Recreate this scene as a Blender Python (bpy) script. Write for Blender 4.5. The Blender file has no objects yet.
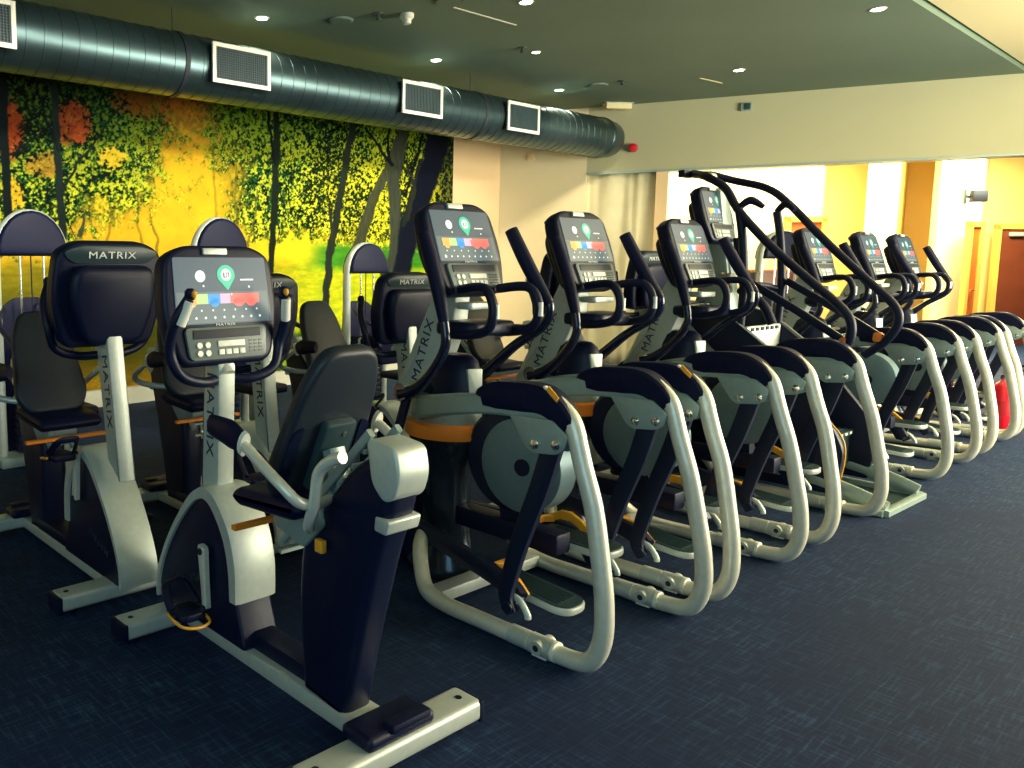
import bpy, bmesh, math, random
import numpy as np
from mathutils import Vector, Matrix, Euler
random.seed(4)
SC = bpy.context.scene
COL = SC.collection
PI = math.pi

# ------------------------------------------------------------------ camera model
F_PX, VX, HY, CX, CY, CAMH = 800., 1323., 263., 300., 352., 1.45
PITCH = math.atan((CY-HY)/F_PX)
YAWX = math.atan((VX-CX)/math.hypot(F_PX, CY-HY))
CC, SS = math.cos(YAWX), math.sin(YAWX)

def project(X, Y, Z):                      # numpy friendly, used only to lay the picture out on the mural print
    Fw = CC*X+SS*Y; R = SS*X-CC*Y; U = Z-CAMH
    d = Fw*math.cos(PITCH)-U*math.sin(PITCH); v = Fw*math.sin(PITCH)+U*math.cos(PITCH)
    return CX+F_PX*R/d, CY-F_PX*v/d

# ------------------------------------------------------------------ materials
def srgb(r, g, b):
    f = lambda c: (c/255/12.92) if c/255 <= .04045 else ((c/255+.055)/1.055)**2.4
    return (f(r), f(g), f(b))
MATS = {}
def mat(name, col, rough=.5, metal=0., spec=.5, coat=0., emit=None, estr=1., noise=None, bump=None):
    m = bpy.data.materials.new(name); m.use_nodes = True
    nt = m.node_tree; b = nt.nodes['Principled BSDF']
    b.inputs['Base Color'].default_value = (*col, 1)
    b.inputs['Roughness'].default_value = rough
    b.inputs['Metallic'].default_value = metal
    b.inputs['Specular IOR Level'].default_value = spec
    b.inputs['Coat Weight'].default_value = coat
    if emit:
        b.inputs['Emission Color'].default_value = (*emit, 1)
        b.inputs['Emission Strength'].default_value = estr
    tc = nt.nodes.new('ShaderNodeTexCoord')
    n = nt.nodes.new('ShaderNodeTexNoise'); n.inputs['Scale'].default_value = noise[0] if noise else 40
    n.inputs['Detail'].default_value = 4
    nt.links.new(tc.outputs['Object'], n.inputs['Vector'])
    mx = nt.nodes.new('ShaderNodeMix'); mx.data_type = 'RGBA'
    k = noise[1] if noise else .12
    mx.inputs['A'].default_value = (*[c*(1-k) for c in col], 1)
    mx.inputs['B'].default_value = (*[min(1, c*(1+k)) for c in col], 1)
    nt.links.new(n.outputs['Fac'], mx.inputs['Factor'])
    nt.links.new(mx.outputs['Result'], b.inputs['Base Color'])
    if bump:
        n2 = nt.nodes.new('ShaderNodeTexNoise'); n2.inputs['Scale'].default_value = bump[0]
        nt.links.new(tc.outputs['Object'], n2.inputs['Vector'])
        bp = nt.nodes.new('ShaderNodeBump'); bp.inputs['Strength'].default_value = bump[1]
        bp.inputs['Distance'].default_value = .002
        nt.links.new(n2.outputs['Fac'], bp.inputs['Height'])
        nt.links.new(bp.outputs['Normal'], b.inputs['Normal'])
    MATS[name] = m
    return m
M = MATS
mat('black_plastic', (.003, .0065, .030), .42, spec=.3, bump=(300, .25))
mat('black_gloss', (.003, .007, .030), .22, spec=.6)
mat('black_pad', (.002, .0045, .030), .5, spec=.22, bump=(400, .3))
mat('dark_link', (.006, .012, .036), .4, spec=.35)
mat('dark_teal', (.022, .05, .058), .42, spec=.5)
mat('silver_paint', (.56, .62, .56), .44, metal=.35, spec=.5)
mat('silver_tube', (.80, .80, .66), .36, metal=.3, spec=.5, coat=.2)
mat('frame_grey', (.33, .43, .40), .38, metal=.35)
mat('disc_grey', (.16, .25, .28), .42, metal=.3)
mat('chrome', (.8, .8, .74), .15, metal=1.)
mat('white_plastic', (.85, .84, .72), .4)
mat('orange', (1., .26, .02), .35)
mat('amber', (.95, .42, .03), .4)
mat('text_dark', (.01, .03, .04), .5)
mat('text_light', (.85, .85, .8), .5)
mat('keypad', (.14, .18, .17), .4)
mat('red_paint', (.75, .01, .03), .3, coat=.3)
mat('door_wood', (.15, .034, .012), .4, noise=(3, .35))
mat('orange_wood', (.55, .12, .015), .4, noise=(3, .2))
mat('frame_wood', (.80, .50, .09), .45, noise=(3, .15))
mat('cream_wall', (.92, .80, .52), .8, noise=(1.2, .05))
mat('peach_wall', (.95, .68, .38), .8, noise=(1.2, .05))
mat('yellow_wall', (.92, .68, .22), .8, noise=(1.2, .05))
mat('white_wall', (.92, .83, .50), .8, noise=(1.2, .04))
mat('back_shell', (.013, .021, .032), .45, spec=.4)
mat('column_shell', (.022, .036, .055), .24, metal=.5, coat=.3)
mat('soffit_wall', (.50, .49, .31), .8, noise=(.8, .08))
mat('ceiling_paint', (.15, .215, .155), .75, noise=(.9, .14))
mat('ceiling_cream', (.86, .75, .42), .8, noise=(1, .04))
mat('baseboard_paint', (.62, .62, .50), .5)
mat('label_red', (.50, .008, .02), .4)
mat('curtain_cloth', (.78, .72, .47), .8, noise=(6, .12))
mat('duct_metal', (.075, .125, .14), .33, metal=.85, noise=(3, .25))
mat('grille_dark', (.008, .014, .026), .6)
mat('grille_bar', (.06, .11, .12), .5)
mat('cup_steel', (.55, .45, .33), .3, metal=.8)
def emat(name, c, s):
    return mat(name, tuple(x*.3 for x in c), .4, emit=c, estr=s)
emat('screen_bg', (.045, .085, .12), .75)
emat('screen_bg2', (.10, .15, .16), .75)
emat('s_white', (.85, .88, .80), .9)
emat('s_green', (.02, .50, .28), .9)
emat('s_orange', (.90, .42, .10), .9)
emat('s_lime', (.45, .75, .25), .8)
emat('s_blue', (.03, .28, .62), .9)
emat('s_pink', (.70, .45, .62), .8)
emat('s_red', (.85, .16, .13), .9)
emat('lamp_glow', (1., .93, .72), 22.)
# carpet
def carpet():
    m = bpy.data.materials.new('carpet'); m.use_nodes = True; nt = m.node_tree; b = nt.nodes['Principled BSDF']
    b.inputs['Roughness'].default_value = .85; b.inputs['Specular IOR Level'].default_value = .25
    tc = nt.nodes.new('ShaderNodeTexCoord')
    def nz(sx, sy, detail=3, rough=.6):
        mp = nt.nodes.new('ShaderNodeMapping'); mp.inputs['Scale'].default_value = (sx, sy, 1)
        nt.links.new(tc.outputs['Object'], mp.inputs['Vector'])
        n = nt.nodes.new('ShaderNodeTexNoise'); n.inputs['Scale'].default_value = 1
        n.inputs['Detail'].default_value = detail; n.inputs['Roughness'].default_value = rough
        nt.links.new(mp.outputs['Vector'], n.inputs['Vector']); return n
    def ramp(src, a, b_):
        r = nt.nodes.new('ShaderNodeMapRange'); r.inputs['From Min'].default_value = a; r.inputs['From Max'].default_value = b_
        nt.links.new(src, r.inputs['Value']); return r.outputs['Result']
    def math_(op, a, c):
        n = nt.nodes.new('ShaderNodeMath'); n.operation = op
        for i, v in enumerate((a, c)):
            if isinstance(v, (int, float)): n.inputs[i].default_value = v
            else: nt.links.new(v, n.inputs[i])
        return n.outputs[0]
    a = ramp(nz(7.0, 95).outputs['Fac'], .50, .80)       # threads along x
    c = ramp(nz(95, 7.0).outputs['Fac'], .50, .85)       # threads along y
    p = ramp(nz(1.3, 1.3, 2).outputs['Fac'], .35, .7)
    fine = ramp(nz(220, 90, 1).outputs['Fac'], .3, .7)
    s = math_('ADD', math_('MULTIPLY', a, .55), math_('MULTIPLY', c, .65))
    s = math_('MULTIPLY', s, math_('ADD', math_('MULTIPLY', p, .7), .35))
    s = math_('MULTIPLY', s, math_('ADD', math_('MULTIPLY', fine, .7), .5))
    mx = nt.nodes.new('ShaderNodeMix'); mx.data_type = 'RGBA'
    mx.inputs['A'].default_value = (.003, .013, .054, 1); mx.inputs['B'].default_value = (.045, .15, .29, 1)
    nt.links.new(s, mx.inputs['Factor']); nt.links.new(mx.outputs['Result'], b.inputs['Base Color'])
    bp = nt.nodes.new('ShaderNodeBump'); bp.inputs['Strength'].default_value = .4; bp.inputs['Distance'].default_value = .003
    nt.links.new(s, bp.inputs['Height']); nt.links.new(bp.outputs['Normal'], b.inputs['Normal'])
    MATS['carpet'] = m
carpet()
def mural_mat():
    m = bpy.data.materials.new('mural_print'); m.use_nodes = True; nt = m.node_tree; b = nt.nodes['Principled BSDF']
    b.inputs['Roughness'].default_value = .7; b.inputs['Specular IOR Level'].default_value = .08
    v = nt.nodes.new('ShaderNodeVertexColor'); v.layer_name = 'print'
    nt.links.new(v.outputs['Color'], b.inputs['Base Color']); MATS['mural_print'] = m
mural_mat()

# ------------------------------------------------------------------ mesh builder
def catmull(pts, n=6):
    P = [Vector(p) for p in pts]
    if len(P) < 3: return P
    out = []
    for i in range(len(P)-1):
        p0 = P[max(i-1, 0)]; p1 = P[i]; p2 = P[i+1]; p3 = P[min(i+2, len(P)-1)]
        for k in range(n):
            t = k/n
            out.append(.5*((2*p1)+(-p0+p2)*t+(2*p0-5*p1+4*p2-p3)*t*t+(-p0+3*p1-3*p2+p3)*t**3))
    out.append(P[-1]); return out

class MB:
    def __init__(s): s.bm = bmesh.new(); s.mi = 0
    def _tag(s, faces):
        for f in faces: f.material_index = s.mi
    def box(s, c, size, rot=(0, 0, 0), bev=0.0, seg=2):
        mtx = Matrix.Translation(c) @ Euler(rot).to_matrix().to_4x4() @ Matrix.Diagonal((*size, 1))
        r = bmesh.ops.create_cube(s.bm, size=1, matrix=mtx)
        fs = set(f for v in r['verts'] for f in v.link_faces)
        s._tag(fs)
        if bev:
            es = list(set(e for v in r['verts'] for e in v.link_edges))
            g = bmesh.ops.bevel(s.bm, geom=es, offset=bev, segments=seg, affect='EDGES', profile=.6)
            s._tag(g['faces'])
        return s
    def prism(s, poly, depth, axis='x', c=(0, 0, 0), bev=0.0, seg=2, mtx=None):
        """poly: 2d outline; axis x -> (y,z), y -> (x,z), z -> (x,y); depth centred on c"""
        def P(a, b, d):
            v = {'x': Vector((d, a, b)), 'y': Vector((a, d, b)), 'z': Vector((a, b, d))}[axis]+Vector(c)
            return mtx @ v if mtx else v
        lo = [s.bm.verts.new(P(a, b, -depth/2)) for a, b in poly]
        hi = [s.bm.verts.new(P(a, b, depth/2)) for a, b in poly]
        n = len(poly); fs = []
        fs.append(s.bm.faces.new(lo)); fs.append(s.bm.faces.new(hi[::-1]))
        for i in range(n):
            fs.append(s.bm.faces.new((lo[i], hi[i], hi[(i+1) % n], lo[(i+1) % n])))
        bmesh.ops.recalc_face_normals(s.bm, faces=fs)
        s._tag(fs)
        if bev:
            es = list(set(fs[0].edges) | set(fs[1].edges))
            g = bmesh.ops.bevel(s.bm, geom=es, offset=bev, segments=seg, affect='EDGES', profile=.5)
            s._tag(g['faces'])
        return s
    def tube(s, pts, r, seg=12, smooth=6, ry=None, up=None, cap=True):
        """r, ry: float or list per control point (ry = second radius, along 'up')"""
        C = catmull(pts, smooth) if smooth and len(pts) > 2 else [Vector(p) for p in pts]
        N = len(C); K = len(pts)
        def rad(a, i):
            if isinstance(a, (int, float)): return a
            t = i/(N-1)*(K-1); j = min(int(t), K-2); u = t-j
            return a[j]*(1-u)+a[j+1]*u
        if ry is None: ry = r
        rings = []; prev = None
        for i, p in enumerate(C):
            t = (C[min(i+1, N-1)]-C[max(i-1, 0)]).normalized()
            if up is not None:
                n = Vector(up)-t*Vector(up).dot(t)
                if n.length < 1e-4: n = t.orthogonal()
            else:
                n = t.orthogonal() if prev is None else prev-t*prev.dot(t)
            n.normalize(); prev = n; b = t.cross(n)
            ra, rb = rad(r, i), rad(ry, i)
            rings.append([s.bm.verts.new(p+b*(ra*math.cos(a))+n*(rb*math.sin(a))) for a in [2*PI*k/seg for k in range(seg)]])
        fs = []
        for i in range(N-1):
            A, B = rings[i], rings[i+1]
            for k in range(seg):
                fs.append(s.bm.faces.new((A[k], A[(k+1) % seg], B[(k+1) % seg], B[k])))
        if cap:
            fs.append(s.bm.faces.new(rings[0][::-1])); fs.append(s.bm.faces.new(rings[-1]))
        s._tag(fs)
        bmesh.ops.recalc_face_normals(s.bm, faces=fs)
        return s
    def bar(s, pts, w, h, up=(1, 0, 0), smooth=0, bev=0):
        """rectangular section swept; w across, h along up"""
        C = catmull(pts, smooth) if smooth else [Vector(p) for p in pts]
        N = len(C); rings = []
        K = len(pts)
        def rad(a, i):
            if isinstance(a, (int, float)): return a
            t = i/(N-1)*(K-1); j = min(int(t), K-2); u = t-j
            return a[j]*(1-u)+a[j+1]*u
        for i, p in enumerate(C):
            t = (C[min(i+1, N-1)]-C[max(i-1, 0)]).normalized()
            n = (Vector(up)-t*Vector(up).dot(t)).normalized(); b = t.cross(n)
            W, H = rad(w, i), rad(h, i); k = .25
            rings.append([s.bm.verts.new(p+b*(x*W/2)+n*(y*H/2)) for x, y in
                          ((-1, -1+k), (-1, 1-k), (-1+k, 1), (1-k, 1), (1, 1-k), (1, -1+k), (1-k, -1), (-1+k, -1))])
        fs = []
        for i in range(N-1):
            A, B = rings[i], rings[i+1]
            for q in range(8): fs.append(s.bm.faces.new((A[q], A[(q+1) % 8], B[(q+1) % 8], B[q])))
        fs.append(s.bm.faces.new(rings[0][::-1])); fs.append(s.bm.faces.new(rings[-1]))
        bmesh.ops.recalc_face_normals(s.bm, faces=fs); s._tag(fs)
        return s
    def lathe(s, prof, c=(0, 0, 0), seg=24, axis='z', sx=1., sy=1.):
        rings = []
        for r, z in prof:
            ring = []
            for k in range(seg):
                a = 2*PI*k/seg; x, y = r*math.cos(a)*sx, r*math.sin(a)*sy
                v = {'z': (x, y, z), 'x': (z, x, y), 'y': (x, z, y)}[axis]
                ring.append(s.bm.verts.new(Vector(v)+Vector(c)))
            rings.append(ring)
        fs = []
        for A, B in zip(rings, rings[1:]):
            for k in range(seg): fs.append(s.bm.faces.new((A[k], A[(k+1) % seg], B[(k+1) % seg], B[k])))
        fs.append(s.bm.faces.new(rings[0][::-1])); fs.append(s.bm.faces.new(rings[-1]))
        bmesh.ops.recalc_face_normals(s.bm, faces=fs); s._tag(fs)
        return s
    def cyl(s, a, b, r, seg=16, r2=None):
        return s.tube([a, b], [r, r2 if r2 is not None else r], seg=seg, smooth=0)
    def build(s, name, m, parent=None, smooth=True, angle=40, mtx=None):
        me = bpy.data.meshes.new(name)
        if mtx is not None: s.bm.transform(mtx)
        s.bm.normal_update(); s.bm.to_mesh(me); s.bm.free()
        for k in (m if isinstance(m, (list, tuple)) else [m]): me.materials.append(MATS[k])
        if smooth:
            for p in me.polygons: p.use_smooth = True
            me.set_sharp_from_angle(angle=math.radians(angle))
        o = bpy.data.objects.new(name, me); COL.objects.link(o)
        if parent: o.parent = parent
        return o

def text(name, body, m, parent, mtx, size, sx=1., depth=.0015):
    cu = bpy.data.curves.new(name+'_c', 'FONT'); cu.body = body; cu.size = size; cu.extrude = depth
    cu.align_x = 'CENTER'; cu.align_y = 'CENTER'; cu.space_character = 1.1; cu.resolution_u = 3
    t = bpy.data.objects.new(name+'_t', cu); COL.objects.link(t)
    dg = bpy.context.evaluated_depsgraph_get(); dg.update()
    me = bpy.data.meshes.new_from_object(t.evaluated_get(dg)); bpy.data.objects.remove(t); bpy.data.curves.remove(cu)
    me.transform(mtx @ Matrix.Diagonal((sx, 1, 1, 1)))
    me.materials.clear(); me.materials.append(MATS[m])
    me.name = name
    o = bpy.data.objects.new(name, me); COL.objects.link(o); o.parent = parent
    return o

def basis(o, ex, ey, ez):
    m = Matrix((ex, ey, ez)).transposed().to_4x4(); m.translation = o; return m

def tag(o, label=None, cat=None, group=None, kind=None):
    if label: o['label'] = label
    if cat: o['category'] = cat
    if group: o['group'] = group
    if kind: o['kind'] = kind
    return o
def empty(name, loc, rz=0):
    o = bpy.data.objects.new(name, None); COL.objects.link(o); o.location = loc; o.rotation_euler = (0, 0, rz)
    o.empty_display_size = .1
    return o
def kids(o): return [c for c in bpy.data.objects if c.parent == o]
def copy_tree(o, parent=None):
    c = o.copy(); COL.objects.link(c); c.parent = parent
    for ch in kids(o): copy_tree(ch, c)
    return c

def outline_round(pts, r=.03, n=4):
    """round the corners of a polygon; r may be a list"""
    out = []; N = len(pts)
    for i, p in enumerate(pts):
        rr = r[i] if isinstance(r, (list, tuple)) else r
        P = Vector(p); A = Vector(pts[i-1])-P; B = Vector(pts[(i+1) % N])-P
        d = min(rr, A.length*.45, B.length*.45)
        a = P+A.normalized()*d; b = P+B.normalized()*d
        for k in range(n+1):
            t = k/n; q = a*(1-t)**2+P*2*t*(1-t)+b*t*t; out.append((q.x, q.y))
    return out

# ------------------------------------------------------------------ console shared by every cardio machine
def console(parent, origin, tilt, facing=1, scale=1., handles=False):
    """screen faces local -y*facing, leaning back by tilt. origin = centre of the screen face"""
    ez = Vector((0, math.sin(tilt)*facing, math.cos(tilt)))
    ex = Vector((1*facing, 0, 0)); ey = ez.cross(ex)           # ey points away from the user
    mt = basis(Vector(origin), ex, ey, ez) @ Matrix.Scale(scale, 4)
    mb = MB()
    out = outline_round([(-.215, .165), (-.14, .205), (.14, .205), (.215, .165), (.235, -.02), (.185, -.205), (-.185, -.205), (-.235, -.02)],
                        [.05, .06, .06, .05, .1, .05, .05, .1])
    mb.prism(out, .075, 'y', (0, .042, 0), bev=.018, seg=3)
    back = outline_round([(-.17, .12), (.17, .12), (.18, -.02), (.12, -.19), (-.12, -.19), (-.18, -.02)], .06)
    mb.prism(back, .07, 'y', (0, .10, 0), bev=.03, seg=3)
    body = mb.build('console', 'black_plastic', parent, mtx=mt)
    # brow band on the back with the maker's word
    mb = MB()
    mb.prism(outline_round([(-.20, .168), (-.13, .192), (.13, .192), (.20, .168), (.16, .125), (-.16, .125)], .03), .012, 'y', (0, .082, 0), bev=.004)
    mb.build('brow_band', 'dark_teal', body, mtx=mt)
    text('maker_name', 'MATRIX', 'text_light', body, mt @ basis(Vector((0, .0905, .156)), Vector((-1, 0, 0)), Vector((0, 0, 1)), Vector((0, 1, 0))), .038, 1.35)
    # screen
    mb = MB()
    mb.prism(outline_round([(-.185, .162), (.185, .162), (.197, -.064), (-.187, -.064)], .008), .004, 'y', (0, .003, 0))
    Yf = -.0005
    def disc(x, z, r, mi, n=18, rz=None):
        mb.mi = mi
        vs = [mb.bm.verts.new((x+r*math.cos(a), Yf, z+(rz or r)*math.sin(a))) for a in [2*PI*k/n for k in range(n)]]
        f = mb.bm.faces.new(vs); f.material_index = mi
    def quad(x0, x1, z0, z1, mi, y=Yf):
        vs = [mb.bm.verts.new(v) for v in ((x0, y, z0), (x1, y, z0), (x1, y, z1), (x0, y, z1))]
        mb.bm.faces.new(vs).material_index = mi
    quad(-.182, .186, -.060, .045, 1, .0005)
    disc(-.085, .098, .020, 2)
    # map pin: round head running to a point, with a pale disc in it
    pin = [(.018+.036*math.cos(a), .102+.034*math.sin(a)) for a in [PI*k/12-.35 for k in range(0, 16)]]+[(.022, .048)]
    mb.bm.faces.new([mb.bm.verts.new((a, Yf, b)) for a, b in pin]).material_index = 3
    Yf = -.0012; disc(.018, .102, .021, 2)
    Yf = -.0018; quad(.006, .012, .094, .110, 0, Yf); quad(.006, .02, .092, .095, 0, Yf); quad(.019, .030, .107, .110, 0, Yf); quad(.027, .031, .094, .110, 0, Yf); quad(.019, .022, .094, .110, 0, Yf)
    Yf = -.0005
    # band of coloured tiles
    xs = [(-.150, -.105, 4), (-.105, -.062, 5), (-.062, -.012, 6), (-.012, .028, 7), (.028, .148, 8)]
    for a, b, k in xs: quad(a, b, .004, .038, k)
    for a, b, k in ((-.142, -.108, 4), (-.054, -.018, 6), (.04, .085, 8), (.092, .135, 8)): disc((a+b)/2, .008, (b-a)/2, k, 14, .016)
    for k in range(7): disc(-.135+k*.045, -.018, .0035, 2, 8)
    for k in range(9): disc(-.15+k*.037, -.043, .0075 if k == 0 else .0045, 2, 8)
    quad(.075, .13, .082, .087, 2)
    for x, z in ((-.075, .065), (.035, .035), (.11, .06)): disc(x, z, .004, 2, 8)
    mb.build('screen', ['screen_bg', 'screen_bg2', 's_white', 's_green', 's_orange', 's_lime', 's_blue', 's_pink', 's_red'], body, smooth=False, mtx=mt)
    # keypad
    mb = MB()
    mb.prism(outline_round([(-.165, -.075), (.165, -.075), (.155, -.185), (-.15, -.185)], .02), .014, 'y', (0, .0, 0), bev=.003)
    mb.mi = 1; mb.box((0, -.008, -.098), (.27, .004, .030), bev=.0015)
    mb.mi = 2
    for i in range(2):
        for j in range(2): mb.cyl((-.115+i*.032, -.006, -.135-j*.027), (-.115+i*.032, -.012, -.135-j*.027), .0105, 12)
    mb.box((.012, -.009, -.133), (.108, .005, .020), bev=.001)
    for k in range(4): mb.box((-.030+k*.028, -.009, -.161), (.021, .005, .018), bev=.001)
    mb.mi = 3
    for i in range(3):
        for j in range(4): mb.box((.092+i*.02, -.0075, -.128-j*.012), (.014, .002, .006))
    mb.build('keypad', ['keypad', 'grille_dark', 'white_plastic', 'dark_teal'], body, mtx=mt)
    text('maker_name', 'MATRIX', 'text_light', body, mt @ basis(Vector((0, -.002, -.068)), Vector((1, 0, 0)), Vector((0, 0, 1)), Vector((0, -1, 0))), .013, 1.6, .0006)
    mb = MB(); mb.box((-.02, .0, .182), (.095, .012, .022), bev=.003)
    mb.build('top_clip', 'silver_paint', body, mtx=mt)
    return body

def pad_loop(pts, r, seg=10): return MB().tube(pts, r, seg)

# ------------------------------------------------------------------ elliptical trainer
def make_elliptical():
    root = empty('elliptical_trainer', (0, 0, 0))
    W = .345
    for s in (-1, 1):
        x = W*s
        pts = [(x, .150, .835), (x, .120, .735), (x, .075, .60), (x*1.02, .038, .43), (x*1.04, .012, .28), (x*1.055, .010, .15), (x*1.06, .050, .060), (x*1.06, .135, .040), (x*1.06, .30, .041), (x*1.06, .55, .041),
               (x*1.06, .72, .041), (x*1.03, .83, .055), (x*.93, .90, .12), (x*.8, .95, .21), (x*.55, 1.0, .25)]
        MB().tube([(a_, b_, c_-.006 if c_ < .05 else c_) for a_, b_, c_ in pts], .0335, 16).build('side_rail', 'silver_tube', root)
        mb = MB(); mb.cyl((x*1.06, .30, .037), (x*1.06, .385, .037), .037); mb.cyl((x*1.06, .20, .037), (x*1.06, .292, .037), .039)
        mb.cyl((x*1.06-.047, .245, .043), (x*1.06+.047, .245, .043), .026)
        mb.mi = 1; mb.cyl((x*1.06-.0485, .245, .043), (x*1.06+.0485, .245, .043), .012)
        mb.mi = 2; mb.cyl((x*1.06, .183, .037), (x*1.06, .194, .037), .039)
        mb.box((x*1.06, .245, .004), (.05, .06, .008))
        mb.build('rail_clamp', ['silver_paint', 'grille_dark', 'white_plastic'], root)
        # upper arm from the column out to the rear rail
        arm = [(s*.06, 1.10, .765), (s*.17, 1.03, .800), (s*.27, .87, .845), (s*.33, .68, .885), (x, .50, .910), (x, .25, .912)]
        MB().bar(arm, [.085, .085, .08, .075, .065, .055], [.10, .10, .095, .085, .075, .055], up=(0, 0, 1), smooth=5).build('upper_arm', 'frame_grey', root)
        # hooded pad on top of the arm
        pp = [(x, .590, .915), (x, .565, .928), (x, .49, .948), (x, .36, .958), (x, .28, .955), (x, .215, .920), (x, .172, .872)]
        pad = MB().bar(pp, [.02, .060, .082, .090, .090, .080, .060], [.02, .075, .105, .108, .100, .085, .055], up=(0, 0, 1), smooth=4).build('arm_pad', 'black_pad', root)
        mb = MB(); mb.tube([(x, .268, .985), (x, .222, .950), (x, .172, .895), (x, .150, .835)], [.014, .026, .032, .035], 14); mb.build('pad_trim', 'silver_tube', pad)
        if s < 0:
            mb = MB()
            for k in range(3): mb.box((x-.030-.004*k, .232+.0*k, .992-.006*k), (.0045, .058, .006), rot=(.75, 0, 0))
            mb.mi = 1; mb.box((x-.032, .262, 1.006), (.02, .014, .008), rot=(.7, 0, 0), bev=.002)
            mb.build('warning_sticker', ['amber', 'white_plastic'], pad)
        # bracket plates
        poly = outline_round([(.41, .888), (.225, .893), (.160, .845), (.172, .795), (.205, .772), (.305, .762), (.335, .780)], .012, 3)
        for q in (-1, 1):
            pl = MB().prism(poly, .008, 'x', (x+q*.040, 0, 0), bev=.002).build('hanger_plate', 'frame_grey', root)
            for (yy, zz) in ((.205, .808), (.292, .796)):
                mb = MB(); mb.lathe([(.018, -.002), (.018, .006), (.011, .008), (.011, .014), (.004, .016)] if q > 0 else [(.004, -.016), (.011, -.014), (.011, -.008), (.018, -.006), (.018, .002)], (x+q*.044, yy, zz), 14, 'x')
                mb.build('bolt', 'chrome', pl)
    L = lambda s: (.0 if s < 0 else .06)
    for s in (-1, 1):
        x = W*s*.98; dz = 0 if s < 0 else .02
        # swing link hanging from the plates
        MB().bar([(x, .248, .80), (x, .300, .62), (x, .372, .42), (x, .42, .25), (x, .436, .16+dz), (x, .405, .10+dz)], [.078, .075, .070, .062, .058, .05], [.034]*6, up=(1, 0, 0), smooth=5).build('swing_link', 'dark_link', root)
        # pedal arm: front crank to swing link
        z0 = .13+dz; zf = .30 if s < 0 else .24; zm = .17 if s < 0 else .26
        mb = MB(); mb.bar([(s*.20, 1.32, zf), (s*.235, .85, (zf+zm)/2), (s*.245, .52, zm), (s*.27, .42, z0)], .075, .045, up=(1, 0, 0), smooth=4)
        mb.tube([(s*.26, .43, z0), (s*.365, .415, z0-.005)], .022, 12, smooth=0)
        mb.build('pedal_arm', 'dark_link', root)
        mb = MB(); mb.tube([(s*.315, .44, z0+.03), (s*.315, .39, z0+.02), (s*.315, .355, z0-.02), (s*.315, .35, z0-.04)], .013, 10); mb.build('link_end', 'silver_paint', root)
        zp = .125 if s < 0 else .275
        rx = .12 if s < 0 else .0
        P = Matrix.Translation((s*.135, .445, zp)) @ Euler((rx*.6, 0, 0)).to_matrix().to_4x4()
        mb = MB(); out = outline_round([(-.085, -.20), (.085, -.20), (.085, .17), (-.085, .17)], [.085, .085, .03, .03], 6)
        mb.prism(out, .030, 'z', (0, 0, 0), bev=.006)
        ped = mb.build('pedal', 'silver_paint', root, mtx=P)
        mb = MB(); mb.prism(outline_round([(-.078, -.193), (.078, -.193), (.078, .165), (-.078, .165)], [.08, .08, .03, .03], 6), .006, 'z', (0, 0, .018))
        for k in range(7): mb.box((-.054+k*.018, -.01, .022), (.008, .27, .005))
        mb.build('tread', 'dark_teal', ped, mtx=P)
        mb = MB(); mb.prism([(-.03, .02), (.02, .062), (.08, .088), (.13, .086), (.185, .055), (.185, .02), (.13, .046), (.08, .048), (.04, .03), (.0, .0)], .020, 'x', (s*.088, 0, 0), bev=.003); mb.tube([(s*.088, .165, .04), (s*.03, .185, .045), (-s*.05, .18, .04)], .010, 8, ry=.018, up=(0, 0, 1))
        mb.build('toe_guard', 'amber', ped, mtx=P)
        # moving handle
        if s < 0:
            a = [(s*.225, 1.13, .855), (s*.228, 1.05, .885), (s*.235, .95, .965), (s*.25, .855, 1.09), (s*.25, .86, 1.20), (s*.245, .90, 1.33), (s*.235, .955, 1.46), (s*.225, 1.01, 1.575)]
        else:
            a = [(s*.225, 1.13, .865), (s*.228, 1.02, .93), (s*.235, .86, 1.07), (s*.25, .72, 1.17), (s*.25, .69, 1.265), (s*.245, .755, 1.36), (s*.235, .82, 1.47), (s*.225, .89, 1.60)]
        h = MB().tube(a, [.034, .028, .023, .021, .021, .021, .021, .021], 12).build('moving_handle', 'black_gloss', root)
        MB().tube(a[4:], [.023, .031, .033, .030], 12).build('grip', 'black_pad', h)
        mb = MB(); mb.cyl((s*.07, 1.12, .868), (s*.250, 1.12, .868), .040, 18); mb.build('pivot_bushing', 'chrome', h)
        mb = MB(); mb.bar([(s*.20, 1.11, .87), (s*.21, 1.0, .57), (s*.225, .66, .31)] if s > 0 else [(s*.20, 1.11, .87), (s*.21, 1.19, .60), (s*.225, 1.12, .30)], .04, .03, up=(1, 0, 0)); mb.build('lower_lever', 'dark_link', h)
        # fixed grip loop under the console
        f = [(s*.03, 1.0, 1.15), (s*.12, .95, 1.14), (s*.145, .80, 1.145), (s*.155, .70, 1.18), (s*.155, .68, 1.27), (s*.15, .735, 1.345), (s*.13, .88, 1.335)]
        g = MB().tube(f, .021, 12).build('fixed_grip', 'black_plastic', root)
        MB().tube([(s*.150, .667, 1.22), (s*.150, .667, 1.28)], .012, 10, smooth=0).build('pulse_sensor', 'white_plastic', g)
    MB().prism(outline_round([(-.17, 1.0), (.17, 1.0), (.15, .78), (-.15, .78)], .05), .06, 'z', (0, 0, 1.165), bev=.018, seg=3).build('grip_body', 'black_plastic', root)
    # column, collar, hood
    mb = MB(); mb.lathe([(.165, 0), (.165, .05), (.125, .12), (.112, .25), (.112, .45), (.125, .56), (.155, .62), (.168, .655)], (0, 1.06, 0), 36, sy=1.15, sx=.95)
    mb.build('column', 'column_shell', root)
    mb = MB(); mb.lathe([(.178, .655), (.182, .665), (.178, .715), (.165, .722)], (0, 1.06, 0), 36, sy=1.12, sx=.98)
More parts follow.
